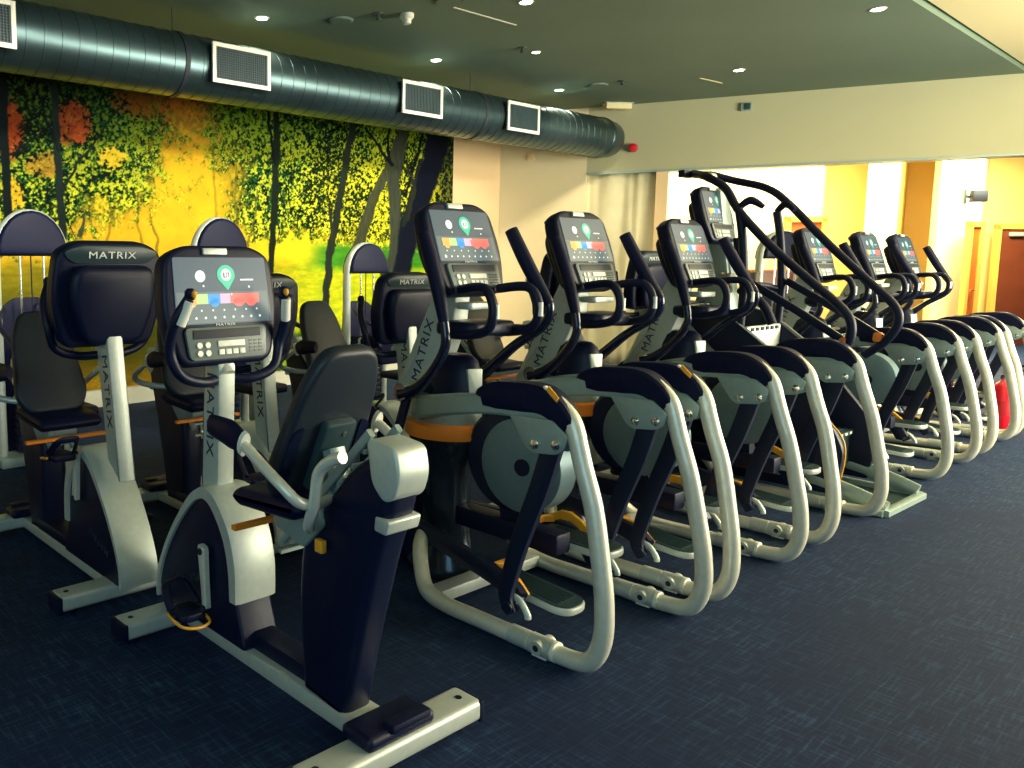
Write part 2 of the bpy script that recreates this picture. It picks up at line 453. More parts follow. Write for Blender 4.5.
    mb.build('collar', 'orange', root)
    mb = MB(); mb.lathe([(.150, .722), (.155, .74), (.155, .815), (.145, .835)], (0, 1.06, 0), 32, sy=1.15, sx=.9); mb.build('neck', 'frame_grey', root)
    mb = MB(); mb.lathe([(.13, .82), (.13, .86), (.118, .95), (.10, 1.01), (.07, 1.035), (.02, 1.04)], (0, 1.0, 0), 28, sy=1.1, sx=.68); hood = mb.build('hood', 'black_plastic', root)
    mb = MB(); mb.prism(outline_round([(-.026, -.075), (.026, -.075), (.036, .075), (-.036, .075)], .006), .02, 'y', (0, 0, 0), bev=.003)
    mb.build('hood_strip', 'silver_paint', hood, mtx=Matrix.Translation((-.022, .876, .905)) @ Euler((-.12, 0, -.45)).to_matrix().to_4x4())
    # mast
    mb = MB(); mb.prism(outline_round([(1.37, .78), (1.15, .78), (.985, 1.17), (.965, 1.36), (1.085, 1.36)], .02), .105, 'x', (0, 0, 0), bev=.012)
    mast = mb.build('mast', 'silver_paint', root)
    # side lettering, climbing the mast on both sides
    d = Vector((0, -.30, .95)).normalized()
    for s in (-1, 1):
        ex = d if s < 0 else -d
        n = Vector((s, 0, 0)); ey = n.cross(ex)
        text('maker_name', 'MATRIX', 'text_dark', mast, basis(Vector((s*.0532, 1.165, 1.04)), ex, ey, n), .068, 1.2)
    # drive disc between the rails
    mb = MB(); mb.lathe([(.205, -.050), (.222, -.035), (.222, .035), (.205, .050), (.18, .05)], (0, .675, .61), 40, 'x'); sh = mb.build('disc_shroud', 'black_gloss', root)
    mb = MB(); mb.lathe([(.05, -.070), (.17, -.067), (.200, -.055), (.200, .055), (.17, .067), (.05, .070)], (0, .60, .60), 40, 'x')
    mb.mi = 1; mb.cyl((-.078, .575, .60), (.078, .575, .60), .036, 20)
    mb.build('drive_disc', ['disc_grey', 'black_plastic'], root)
    mb = MB(); mb.box((0, .72, .30), (.10, .62, .09), bev=.015); mb.prism(outline_round([(.55, .30), (.70, .30), (.72, .45), (.56, .45)], .02), .07, 'x')
    mb.box((0, 1.27, .20), (.24, .24, .38), bev=.05, seg=3); mb.build('drive_housing', 'black_plastic', root)
    mb = MB(); mb.box((0, .80, .045), (.68, .085, .055), bev=.012); mb.build('cross_bar', 'silver_paint', root)
    mb = MB(); mb.box((0, 1.40, .035), (.50, .09, .07), bev=.015); mb.build('front_foot', 'silver_paint', root)
    console(root, (0, .955, 1.522), math.radians(19), scale=1.05)
    mb = MB(); mb.prism(outline_round([(-.10, -.05), (.10, -.05), (.08, .05), (-.08, .05)], .03), .03, 'z', (0, .90, 1.262), bev=.005); mb.build('tray', 'silver_paint', root)
    return root

E_X = [2.822, 3.79, 4.924, 6.93, 8.11, 9.05]
E_LAB = ['elliptical trainer nearest the camera, directly behind the seated bike with the lit screen',
         'second elliptical trainer of the row, curtain hanging behind its console',
         'third elliptical trainer, standing just before the tall stair climber',
         'fourth elliptical trainer, right after the stair climber, console seen between its handrails',
         'fifth elliptical trainer, one place before the last of the row',
         'last elliptical trainer of the row, furthest away, fire extinguishers beside its frame']
proto = make_elliptical()
for i, X in enumerate(E_X):
    o = proto if i == 0 else copy_tree(proto)
    o.location = (X, 1.42, 0)
    if i > 1:
        for ch in kids(o):
            for g in kids(ch):
                if g.name.startswith('warning_sticker'): bpy.data.objects.remove(g)
    tag(o, E_LAB[i], 'elliptical trainer', 'silver framed elliptical trainers in the front row')

# ------------------------------------------------------------------ recumbent bike
def make_bike(mast_base=1.01, mast_top=.975, con_z=1.30, con_y=.955, simple=False, csc=1.06):
    root = empty('recumbent_bike', (0, 0, 0))
    def foot(y, w, x0=-.0):
        mb = MB(); mb.box((x0, y, .062), (w, .115, .066), bev=.018, seg=3)
        f = mb.build('floor_foot', 'silver_paint', root)
        for s in (-1, 1):
            mb = MB()
            mb.box((x0+s*(w/2-.004), y, .058), (.02, .119, .070), bev=.006); mb.cyl((x0+s*(w/2-.06), y, 0), (x0+s*(w/2-.06), y, .03), .025)
            mb.cyl((x0+s*(w/2-.05), y, .094), (x0+s*(w/2-.05), y, .0965), .011)
            mb.build('end_cap', 'black_plastic', f)
        return f
    foot(.06, .68, -.01); foot(1.22, .64, .0)
    mb = MB(); mb.box((0, .62, .06), (.13, 1.08, .055), bev=.01); mb.build('base_beam', 'silver_paint', root)
    mb = MB(); mb.box((.015, .60, .115), (.10, .55, .06), bev=.015); mb.build('beam_cover', 'black_plastic', root)
    # transport wheel block on the rear foot
    mb = MB(); mb.box((-.01, .075, .112), (.27, .125, .045), bev=.02, seg=3); mb.box((.02, .03, .135), (.16, .05, .03), bev=.012)
    mb.build('lift_grip', 'black_plastic', root)
    # housing
    out = outline_round([(.72, .085), (.79, .27), (.80, .42), (.87, .55), (.97, .61), (1.08, .56), (1.20, .42), (1.30, .28), (1.345, .14), (1.30, .085)],
                        [.03, .08, .08, .08, .06, .1, .1, .1, .06, .03], 5)
    mb = MB(); mb.prism(out, .155, 'x', bev=.012, seg=3); hs = mb.build('drive_housing', 'black_plastic', root)
    # silver rim band sweeping over the housing
    rim = [(.785, .25), (.792, .38), (.835, .50), (.935, .60), (1.04, .585), (1.16, .47), (1.265, .33), (1.335, .19), (1.345, .095)]
    mb = MB(); mb.bar([(0, y, z) for y, z in rim], [.05, .06, .065, .06, .045, .032, .028, .026, .02], [.175]*9, up=(1, 0, 0), smooth=4)
    mb.build('silver_rim', 'silver_paint', root)
    for s in (-1, 1):
        n = Vector((s, 0, 0)); ex = Vector((0, -s, 0)); ey = n.cross(ex)
        ex2 = (ex*.95+Vector((0, 0, -.3 if s < 0 else .3))).normalized(); 
        text('maker_name', 'MATRIX', 'dark_teal', hs, basis(Vector((s*.0785, 1.12, .24)), ex2, n.cross(ex2), n), .045, 1.2)
        # crank and pedal
        ca, cb = ((.95, .40), (.93, .19)) if s < 0 else ((.95, .40), (.98, .61))
        x = s*.105
        mb = MB(); mb.bar([(x, ca[0], ca[1]+.02), (x, ca[0], ca[1]), (x, (ca[0]+cb[0])/2, (ca[1]+cb[1])/2), (x, cb[0], cb[1])], [.030, .050, .036, .030], [.024]*4, up=(1, 0, 0), smooth=3)
        cr = mb.build('crank', 'silver_tube', root)
        mb = MB(); mb.cyl((s*.07, ca[0], ca[1]), (s*.122, ca[0], ca[1]), .013, 12); mb.build('crank_bolt', 'grille_dark', cr)
        mb = MB(); mb.cyl((x, cb[0], cb[1]), (s*.25, cb[0], cb[1]), .012)
        mb.prism(outline_round([(s*.13, cb[0]-.05), (s*.235, cb[0]-.05), (s*.235, cb[0]+.07), (s*.13, cb[0]+.07)], .03), .028, 'z', (0, 0, cb[1]), bev=.006)
        mb.tube([(s*.125, cb[0]+.02, cb[1]+.02), (s*.14, cb[0]+.09, cb[1]+.08), (s*.18, cb[0]+.10, cb[1]+.09), (s*.225, cb[0]+.09, cb[1]+.08), (s*.24, cb[0]+.02, cb[1]+.02)], .016, 8, ry=.008)
        pd = mb.build('pedal', 'black_plastic', root)
        mb = MB(); mb.tube([(s*.125, cb[0]-.02, cb[1]-.012), (s*.135, cb[0]-.07, cb[1]-.02), (s*.19, cb[0]-.085, cb[1]-.022), (s*.245, cb[0]-.06, cb[1]-.012), (s*.252, cb[0]+.03, cb[1]+.005)], .0055, 8)
        mb.build('pedal_strap', 'amber', pd)
    # mast
    mb = MB(); b, t = mast_base, mast_top
    mb.prism(outline_round([(b-.055, .60), (b+.065, .52), (t+.055, con_z-.06), (t+.01, con_z-.06), (t-.04, con_z-.23)], .01), .074, 'x', bev=.01)
    mast = mb.build('mast', 'silver_paint', root)
    d = Vector((0, t-b, con_z-.56)).normalized()
    for s in (-1, 1):
        ex = -d; n = Vector((s, 0, 0)); ey = n.cross(ex)
        text('maker_name', 'MATRIX', 'text_dark', mast, basis(Vector((s*.0375, (b*1.15+t*.85)/2+.004, .60+(con_z-.6)*.42)), ex, ey, n), .066, 1.25)
    console(root, (0, con_y, con_z), math.radians(8), scale=csc)
    # console grips: a loop out of the mast, up both sides of the console
    lp = [(0, con_y+.02, con_z-.27), (-.10, con_y-.02, con_z-.275), (-.20, con_y-.03, con_z-.24), (-.235, con_y-.02, con_z-.15), (-.235, con_y-.06, con_z-.05), (-.20, con_y-.095, con_z+.03)]
    g = MB().tube(lp, .019, 12).tube([(-x, y, z) for x, y, z in lp], .019, 12).build('grip_loop', 'black_plastic', root)
    for s in (-1, 1):
        mb = MB(); mb.tube([(s*.224, con_y-.075, con_z-.06), (s*.203, con_y-.105, con_z+.02)], .018, 10, smooth=0); mb.build('pulse_sensor', 'white_plastic', g)
        mb = MB(); mb.lathe([(.012, -.02), (.020, -.01), (.020, .01), (.01, .02)], (s*.198, con_y-.10, con_z+.045), 12); mb.mi = 1; mb.lathe([(.004, -.02), (.010, -.012), (.010, .0), (.004, .006)], (s*.194, con_y-.118, con_z+.052), 10); mb.build('grip_button', ['black_plastic', 'amber'], g)
    mb = MB(); mb.cyl((0, con_y-.01, con_z-.26), (0, con_y+.04, con_z-.20), .035); mb.build('console_neck', 'silver_paint', root)
    # rear column
    col = outline_round([(.425, .08), (.22, .06), (.17, .30), (.085, .62), (.035, .76), (.02, .83), (.10, .92), (.20, .86), (.43, .60), (.45, .40)], [.02, .02, .1, .1, .04, .04, .04, .05, .08, .1], 4)
    mb = MB(); mb.prism(col, .125, 'x', bev=.035, seg=4); rc = mb.build('rear_column', 'black_plastic', root)
    mb = MB(); mb.prism(outline_round([(.13, .960), (.01, .945), (-.005, .87), (.015, .805), (.055, .785), (.105, .83)], .025), .128, 'x', bev=.010, seg=3); cap = mb.build('column_cap', 'silver_paint', root)
    mb = MB(); mb.prism(outline_round([(.085, .745), (.028, .738), (.040, .695), (.09, .70)], .01), .130, 'x', bev=.005); mb.build('cap_band', 'silver_paint', cap)
    # slide rail
    mb = MB()
    for s in (-1, 1): mb.bar([(s*.055, .54, .535), (s*.055, .115, .975)], .026, .02, up=(1, 0, 0))
    for k in range(9): mb.box((0, .55-.05*k, .50+.0515*k), (.10, .012, .012))
    mb.build('seat_rail', 'frame_grey', root)
    # seat carriage and seat
    mb = MB(); mb.prism(outline_round([(.56, .60), (.40, .56), (.30, .66), (.34, .74), (.56, .66)], .02), .15, 'x', bev=.008); mb.build('seat_carriage', 'frame_grey', root)
    mb = MB()
    mb.prism(outline_round([(.36, .735), (.66, .715), (.70, .68), (.66, .650), (.36, .67), (.32, .71)], .03), .31, 'x', bev=.025, seg=3)
    mb.build('seat', 'black_pad', root)
    mb = MB()
    T = Matrix.Translation((0.01, .385, .955)) @ Euler((math.radians(24), 0, 0)).to_matrix().to_4x4()
    bo = outline_round([(-.10, .27), (.10, .27), (.15, .14), (.185, -.18), (.13, -.27), (-.13, -.27), (-.185, -.18), (-.15, .14)], [.06, .06, .1, .08, .05, .05, .08, .1], 5)
    mb.prism(bo, .055, 'y', (0, 0, 0), bev=.02, seg=3)
    bk = mb.build('backrest', 'back_shell', root, mtx=T)
    for s in (-1, 1):
        mb = MB(); mb.prism(outline_round([(s*.115, .02), (s*.155, .0), (s*.165, -.17), (s*.12, -.19)], .015), .004, 'y', (0, -.030, 0))
        mb.build('side_opening', 'black_gloss', bk, mtx=T)
    mb = MB(); mb.prism(outline_round([(-.05, .03), (.075, .03), (.08, -.22), (-.05, -.22)], .015), .035, 'y', (0, -.040, 0), bev=.008)
    bb = mb.build('back_box', 'dark_teal', bk, mtx=T)
    mb = MB(); mb.cyl((.03, -.056, -.01), (.03, -.062, -.01), .008, 12); mb.build('screw', 'chrome', bb, mtx=T)
    mb = MB(); mb.bar([(0, .34, .88), (0, .30, .74), (0, .38, .62)], .05, .06, up=(1, 0, 0), smooth=3); mb.build('back_bracket', 'frame_grey', root)
    # side handles: a bowed tube each side of the seat
    for s in (-1, 1):
        a = [(s*.05, .30, .74), (s*.16, .24, .755), (s*.235, .22, .785), (s*.265, .26, .83), (s*.27, .34, .87), (s*.272, .43, .915)]
        h = MB().tube(a, .0165, 12).build('side_handle', 'silver_tube', root)
        mb = MB(); mb.tube([(s*.272, .445, .92), (s*.272, .50, .935), (s*.268, .62, .945)], [.016, .019, .016], 12, ry=[.036, .046, .034], up=(0, 0, 1)); mb.build('handle_grip', 'black_pad', h)
        mb = MB(); mb.tube([(s*.272, .425, .915), (s*.272, .44, .92)], .018, 12, smooth=0, ry=.040, up=(0, 0, 1)); mb.build('grip_plate', 'white_plastic', h)
    mb = MB(); mb.tube([(-.12, .31, .66), (-.17, .25, .70), (-.19, .20, .78), (-.20, .17, .87), (-.20, .12, .915), (-.20, .07, .935)], .0175, 12); mb.build('recline_lever', 'silver_tube', root)
    mb = MB(); mb.bar([(-.20, .60, .60), (.20, .60, .60)], .028, .018, up=(0, 0, 1)); mb.build('adjust_lever', 'orange', root)
    mb = MB(); mb.box((-.085, .30, .60), (.02, .035, .04), bev=.004); mb.build('rail_catch', 'amber', root)
    return root

b2 = make_bike()
b2.location = (1.58, 1.5, 0)
tag(b2, 'recumbent bike in the front row with its lit screen facing us, nearest on the left', 'exercise bike')
b1 = make_bike(1.20, 1.10, 1.325, 1.05, csc=1.1)
b1.location = (1.48, 4.33, 0); b1.rotation_euler.z = PI
tag(b1, 'recumbent bike at the left edge, facing us with the back of its console showing', 'exercise bike', 'recumbent bikes in the second row facing the camera')
bl = make_bike(1.16, 1.10, 1.20, 1.04, csc=1.0)
bl.location = (2.29, 4.33, 0); bl.rotation_euler.z = PI
tag(bl, 'recumbent bike facing us, half hidden behind the bike with the lit screen', 'exercise bike', 'recumbent bikes in the second row facing the camera')
for X, dy, lab, src in ((3.31, 0, 'recumbent bike facing us whose console back stands before the mural, left of the first elliptical', bl),
                   (4.87, 0, 'recumbent bike facing us, console back showing between first and second elliptical', b1),
                   (5.96, 0, 'recumbent bike facing us, console back showing between second and third elliptical', b1)):
    o = copy_tree(src); o.location = (X, 4.33+dy, 0 if src is bl else -.0)
    tag(o, lab, 'exercise bike', 'recumbent bikes in the second row facing the camera')

# ------------------------------------------------------------------ stair climber
def make_climber():
    root = empty('stair_climber', (5.70, 1.41, 0))
    W = .29
    # base frame (floor)
    mb = MB()
    mb.bar([(-.32, .02, .022), (.30, .0, .022)], .05, .04, up=(0, 0, 1))
    mb.bar([(.30, .0, .022), (.30, .45, .03), (.30, 1.4, .03)], .05, .04, up=(0, 0, 1)); mb.bar([(-.32, .02, .022), (-.32, .45, .03), (-.32, 1.4, .03)], .05, .04, up=(0, 0, 1))
    mb.box((0.02, 1.4, .04), (.66, .08, .06), bev=.01); mb.build('base_frame', 'frame_grey', root)
    mb = MB(); mb.prism(outline_round([(-.33, .05), (.31, .04), (.31, .5), (-.33, .5)], .03), .012, 'z', (0, 0, .012)); mb.build('step_mat', 'dark_teal', root)
    # curved side fairings on the floor
    for s in (-1, 1):
        mb = MB(); mb.tube([(s*.29, .02, .04), (s*.29, .20, .10), (s*.29, .45, .15), (s*.29, .8, .16)], .03, 10, ry=.05, up=(0, 0, 1)); mb.build('foot_fairing', 'frame_grey', root)
        # lower side cover
        x = s*W
        mb = MB(); mb.prism(outline_round([(.28, .07), (.24, .34), (.32, .50), (.62, .86), (.95, 1.12), (1.38, 1.20), (1.42, .07)], [.02, .06, .06, .03, .06, .06, .02]), .05, 'x', (x, 0, 0), bev=.012); sc = mb.build('side_cover', 'black_plastic', root)
        mb = MB(); mb.tube([(x+s*.024, .265, .09), (x+s*.024, .235, .30), (x+s*.024, .255, .42), (x+s*.024, .33, .51)], .0055, 8); mb.build('edge_trim', 'amber', sc); mb = MB(); mb.tube([(x+s*.022, .62, .865), (x+s*.022, .96, 1.125)], .005, 8, smooth=0); mb.build('edge_trim', 'silver_paint', sc)
        # diagonal lettered rail
        d = Vector((0, .62, .45)).normalized()
        mb = MB(); mb.bar([(x+s*.040, .60, .36), (x+s*.040, 1.28, 1.02)], .16, .035, up=(1, 0, 0)); dr = mb.build('side_panel', 'frame_grey', root)
        dd = Vector((0, .68, .66)).normalized(); n = Vector((s, 0, 0)); ex = (-dd if s < 0 else dd)
        text('maker_name', 'MATRIX', 'text_dark', dr, basis(Vector((x+s*.0585, .93, .68)), ex, n.cross(ex), n), .11, 1.3)
        # hand rail
        if 1:
            r = ([(x*.75, 1.25, 2.045), (x, 1.14, 2.01), (x, 1.02, 1.93), (x, .92, 1.77), (x, .72, 1.55), (x, .50, 1.35), (x, .31, 1.18), (x, .26, 1.08), (x, .28, .97), (x, .38, .88)] if s < 0 else
                 [(x*.75, 1.34, 2.075), (x, 1.22, 2.03), (x, 1.00, 1.96), (x, .85, 1.84), (x, .62, 1.59), (x, .37, 1.34), (x, .22, 1.19), (x, .19, 1.08), (x, .25, .96), (x, .36, .86)])
            h = MB().tube(r, .026, 12).build('hand_rail', 'black_plastic', root)
            mb = MB(); mb.tube([(x, .93, 1.80), (x, .895, 1.60), (x, .87, 1.30), (x, .88, 1.02)], .026, 12); mb.build('upright', 'black_plastic', root)
            mb = MB(); mb.tube([(x, .93, 1.80), (x-s*.02, .87, 1.845), (x-s*.05, .80, 1.80)], [.018, .026, .015], 10); mb.build('rail_grip', 'black_pad', h)
            mb = MB(); mb.bar([(x, .84, 1.33), (x, .55, 1.16), (x, .27, .98)], .045, .03, up=(1, 0, 0)); mb.build('lower_rail', 'black_plastic', root)
            mb = MB(); mb.lathe([(.020, -.03), (.028, -.02), (.028, .02), (.020, .03)], (x, .29, .985), 14); mb.build('rail_sleeve', 'orange', root)
    mb = MB(); mb.tube([(-.21, 1.25, 2.045), (-.1, 1.33, 2.06), (.1, 1.38, 2.07), (.21, 1.34, 2.075)], .026, 12); mb.build('front_bar', 'black_plastic', root)
    mb = MB(); mb.cyl((.12, 1.325, 2.055), (.17, 1.315, 2.053), .030); mb.build('bar_ring', 'silver_tube', root)
    mb = MB(); mb.box((-.22, 1.32, 2.05), (.12, .05, .05), bev=.012); mb.build('sensor_box', 'black_plastic', root)
    # stairs
    mb = MB()
    for k in range(5):
        y = .38+.20*k; z = .38+.20*k
        mb.mi = 0; mb.box((0, y+.10, z-.015), (.54, .22, .03), bev=.006); mb.box((0, y+.02, z-.12), (.54, .02, .20))
        for j in range(5): mb.box((0, y+.04+.03*j, z+.003), (.52, .01, .006))
        mb.mi = 1
        for j in range(6): mb.box((-.2+.08*j, y-.008, z-.012), (.035, .008, .014))
    mb.build('stairs', ['dark_teal', 'white_plastic'], root)
    mb = MB(); mb.prism(outline_round([(-.26, 1.04), (.26, 1.04), (.26, .74), (-.26, .74)], .02), .03, 'y', (0, .86, 0), bev=.006)
    mb.mi = 1
    for k in range(6): mb.box((-.19+.075*k, .842, 1.02), (.035, .01, .022))
    mb.build('rear_grille', ['silver_paint', 'grille_dark'], root)
    # front tower
    mb = MB(); mb.prism(outline_round([(1.10, .06), (1.02, 1.0), (1.05, 1.25), (1.15, 1.95), (1.24, 1.95), (1.28, 1.2), (1.42, .9), (1.42, .06)], .03), .14, 'x', bev=.02); mb.build('tower', 'frame_grey', root)
    mb = MB(); mb.tube([(0, 1.05, 1.62), (0, 1.02, 1.45), (0, .98, 1.28), (0, .86, 1.17), (0, .80, 1.05)], .03, 12); mb.build('console_stem', 'black_plastic', root)
    mb = MB(); mb.tube([(-.31, .88, 1.27), (-.12, .93, 1.30), (.12, .93, 1.30), (.31, .88, 1.27)], .022, 12); mb.build('cross_grip', 'black_plastic', root)
    mb = MB()
    for s in (-1, 1): mb.lathe([(.032, 0), (.042, .10), (.044, .105), (.038, .105), (.03, .01)], (s*.20, 1.02, 1.28), 20)
    mb.build('cup_holder', 'cup_steel', root)
    console(root, (-.09, 1.14, 1.78), math.radians(16), scale=.95)
    return root
tag(make_climber(), 'tall stair climber with long black handrails, standing between third and fourth elliptical', 'stair climber')

# ------------------------------------------------------------------ weight machines by the mural
def make_weight_machine():
    root = empty('weight_machine', (0, 0, 0))
    W = .25; H = 1.80
    pts = [(-W, 0, .05), (-W, 0, .8), (-W, 0, 1.45), (-W*.85, 0, 1.65), (-W*.45, 0, H-.03), (0, 0, H), (W*.45, 0, H-.03), (W*.85, 0, 1.65), (W, 0, 1.45), (W, 0, .8), (W, 0, .05)]
    MB().tube(pts, .032, 12, ry=.045, up=(0, 1, 0)).build('arch_frame', 'silver_paint', root)
    n = 14; pl = [(W*1.02*math.cos(a), 1.50+(H-1.48)*math.sin(a)) for a in [PI*k/n for k in range(n+1)]]
    mb = MB(); mb.prism(pl, .16, 'y', (0, 0, 0), bev=.03, seg=3); mb.build('top_hood', 'black_pad', root)
    mb = MB()
    for s in (-1, 1): mb.cyl((s*.085, -.02, .12), (s*.085, -.02, 1.52), .0085, 10)
    mb.build('guide_rod', 'chrome', root)
    mb = MB(); mb.cyl((0, 0, .8), (0, 0, 1.52), .005, 8); mb.build('cable', 'black_plastic', root)
    mb = MB()
    for k in range(14): mb.box((0, 0, .13+.052*k), (.30, .13, .046), bev=.004)
    mb.mi = 1
    for k in range(14): mb.box((0, -.067, .13+.052*k), (.03, .003, .012))
    mb.build('weight_stack', ['black_plastic', 'text_light'], root)
    mb = MB(); mb.prism(outline_round([(-.22, .06), (.22, .06), (.20, 1.12), (.10, 1.20), (-.10, 1.20), (-.20, 1.12)], .04), .03, 'y', (0, .11, 0), bev=.008); mb.build('rear_shroud', 'black_pad', root)
    mb = MB(); mb.box((0, 0, .04), (.62, .30, .07), bev=.015); mb.box((0, -.5, .04), (.10, .9, .07), bev=.015); mb.box((0, -.92, .04), (.5, .09, .07), bev=.015); mb.build('base', 'frame_grey', root)
    mb = MB(); mb.box((0, -.52, .24), (.07, .07, .38), bev=.01); mb.build('seat_post', 'frame_grey', root)
    mb = MB(); mb.box((0, -.56, .46), (.34, .36, .07), bev=.03, seg=3); mb.build('seat', 'black_pad', root)
    mb = MB(); mb.prism(outline_round([(-.15, .55), (.15, .55), (.12, 1.18), (-.12, 1.18)], .05), .07, 'y', (0, -.34, 0), bev=.025, seg=3); mb.build('back_pad', 'black_pad', root)
    for s in (-1, 1): MB().tube([(s*.24, -.1, 1.12), (s*.34, -.3, 1.05), (s*.36, -.6, .95), (s*.34, -.75, .92)], .02, 10).build('press_arm', 'black_plastic', root)
    return root
w = make_weight_machine()
WM = [(2.06, 5.75, 0, 'weight machine at the far left before the mural, arched hood over two guide rods'),
      (3.66, 5.75, 0, 'weight machine whose arched hood rises right behind the lit bike screen'),
      (5.34, 5.75, 0, 'weight machine before the mural tree trunks, left of the first elliptical console'),
      (10.25, 3.93, -.35, 'weight machine with arched silver frame seen through the stair climber handrails')]
for i, (x, y, r, lab) in enumerate(WM):
    o = w if i == 0 else copy_tree(w)
    o.location = (x, y, 0); o.rotation_euler.z = r; tag(o, lab, 'weight machine', 'arched weight machines')
[o for o in bpy.data.objects if o.name.startswith('weight_machine')][3].scale = (1.25, 1.1, 1.0)
w3 = [o for o in bpy.data.objects if o.name.startswith('weight_machine')][2]; w3.scale = (.98, .98, .90)

# ------------------------------------------------------------------ room
H = 3.6
def struct(name, mb, m, **k): return tag(mb.build(name, m, None, smooth=False), kind='structure')
WX0, WY = 9.72, 7.6
wd = Vector((.438, -.899, 0)).normalized()
def wall_pt(t, off=0): n = Vector((-wd.y, wd.x, 0)); return Vector((WX0, WY, 0))+wd*t+n*off
struct('floor', MB().box((9, 3, -.05), (34, 24, .1)), 'carpet')
# main ceiling, cut diagonally where the bright raised ceiling starts
mb = MB(); mb.prism([(-6, 8), (-6, -4), (3.0, -4), (6.85, 1.60), (6.85, 1.62), (7.2, 2.1)], .02, 'z', (0, 0, 0)) if 0 else None
def slanted(px, py, z=H):
    x = (px-CX)/F_PX; y = -(py-CY)/F_PX
    Fw = math.cos(PITCH)+y*math.sin(PITCH); U = -math.sin(PITCH)+y*math.cos(PITCH)
    t = (z-CAMH)/U; return Vector(((CC*Fw+SS*x)*t, (SS*Fw-CC*x)*t))
def walld(px):      # parameter along the far wall line for an image column (horizon row)
    x = (px-CX)/F_PX; Fw = math.cos(PITCH)+(CY-HY)/F_PX*math.sin(PITCH); r = Vector((CC*Fw+SS*x, SS*Fw-CC*x))
    # solve r*s = W0 + wd*t
    A = Matrix(((r.x, -wd.x), (r.y, -wd.y))); s, t = A.inverted() @ Vector((WX0, WY)); return t
e0 = slanted(912, 0); e1 = slanted(1024, 70.5)
ed = (e1-e0).normalized()
far_t = 13.
P0 = e0-ed*6; P1 = e1+ed*3.2
fe = wall_pt(far_t)
mb = MB(); mb.prism([(-6, 7.9), (-6, P0.y), (P0.x, P0.y), (e0.x, e0.y), (e1.x, e1.y), (P1.x+2, P1.y), (P1.x+2, 7.9)], .12, 'z', (0, 0, H+.06))
struct('ceiling', mb, 'ceiling_paint')
mb = MB(); mb.box((9, -3.63, H+.09), (30, 11.74, .1)); struct('ceiling_upper', mb, 'ceiling_cream')
# riser of the raised ceiling
nrm = Vector((-ed.y, ed.x))
# mural wall
mb = MB(); mb.box((WX0/2-3, WY+.08, H/2), (WX0+6.05, .16, H)); struct('wall_back', mb, 'peach_wall')
mb = MB(); mb.box((-5.9, 1.5, H/2), (.2, 12.5, H)); struct('wall_left', mb, 'soffit_wall')
mb = MB(); mb.box((3.2, WY-.04, .23), (10.9, .08, .46)) if 0 else mb.box((1.33, WY-.035, .085), (14.7, .07, .17)); struct('baseboard_back', mb, 'baseboard_paint')

# far wall: piers and a long beam; an opening below it to the bright room
def wallslab(name, t0, t1, z0, z1, m, th=.22, off=0):
    a, b = wall_pt(t0, off), wall_pt(t1, off); n = Vector((-wd.y, wd.x, 0))*th
    poly = [(a.x, a.y), (b.x, b.y), (b.x+n.x, b.y+n.y), (a.x+n.x, a.y+n.y)]
    return struct(name, MB().prism(poly, z1-z0, 'z', (0, 0, (z0+z1)/2)), m)
t580, t665 = walld(583), walld(664)
ZB = 2.71
wallslab('wall_far', -.1, t580, 0, H, 'cream_wall')
wallslab('wall_beam', t580, far_t, ZB, H, 'soffit_wall')
wallslab('trim_beam', t580, far_t, ZB-.03, ZB, 'frame_grey', .24, -.01)
wallslab('wall_pier', walld(652), t665, 0, ZB-.03, 'peach_wall')
# curtain hanging in the opening
mb = MB(); tA, tB = t580, walld(652)
N = 90; top = []; bot = []
n = Vector((-wd.y, wd.x, 0))
rows = 14; grid = []
for j in range(rows+1):
    z = ZB-.03-(ZB-.05)*j/rows; row = []
    for i in range(N+1):
        u = i/N; p = wall_pt(tA+(tB-tA)*u, .10)
        a = .010*math.sin(u*30+math.sin(u*9)*2)*(.5+.6*j/rows)+.02*math.sin(u*13+j*.35)
        q = p+n*a; row.append(mb.bm.verts.new((q.x, q.y, z)))
    grid.append(row)
for j in range(rows):
    for i in range(N): mb.bm.faces.new((grid[j][i], grid[j][i+1], grid[j+1][i+1], grid[j+1][i]))
cur = mb.build('curtain', 'curtain_cloth', None, angle=180)
sol = cur.modifiers.new('s', 'SOLIDIFY'); sol.thickness = .006
tag(cur, 'pleated beige curtain closing the left end of the wide opening', 'curtain')

# bright room beyond the opening
def at(px, Fd):
    R = (px-CX)/F_PX*Fd; return Vector((CC*Fd+SS*R, SS*Fd-CC*R))
segs = [(560, 13.2, 812, 13.2, 'white_wall'), (812, 13.2, 818, 14.6, 'cream_wall'), (818, 14.6, 866, 14.6, 'yellow_wall'), (864, 13.4, 890, 13.4, 'white_wall'), (890, 13.4, 897, 14.6, 'frame_wood'),
        (896, 14.6, 932, 14.6, 'yellow_wall'), (930, 13.6, 972, 13.6, 'white_wall'), (972, 13.6, 976, 14.4, 'white_wall'), (976, 14.4, 1200, 14.4, 'yellow_wall')]
HF = 3.55
for i, (pa, fa, pb, fb, m) in enumerate(segs):
    a, b = at(pa, fa), at(pb, fb); d = (b-a).normalized(); nn = Vector((-d.y, d.x))
    if nn.dot(a) < 0: nn = -nn
    nn *= .15
    mb = MB(); mb.prism([(a.x, a.y), (b.x, b.y), (b.x+nn.x, b.y+nn.y), (a.x+nn.x, a.y+nn.y)], HF, 'z', (0, 0, HF/2))
    struct('wall_lobby_%d' % (i+1), mb, m)
mb = MB(); q = [wall_pt(-2, .25), wall_pt(far_t+2, .25), at(1250, 17).to_3d(), at(520, 17).to_3d()]
mb.prism([(v.x, v.y) for v in q], .1, 'z', (0, 0, HF+.05)); struct('ceiling_lobby', mb, 'ceiling_cream')

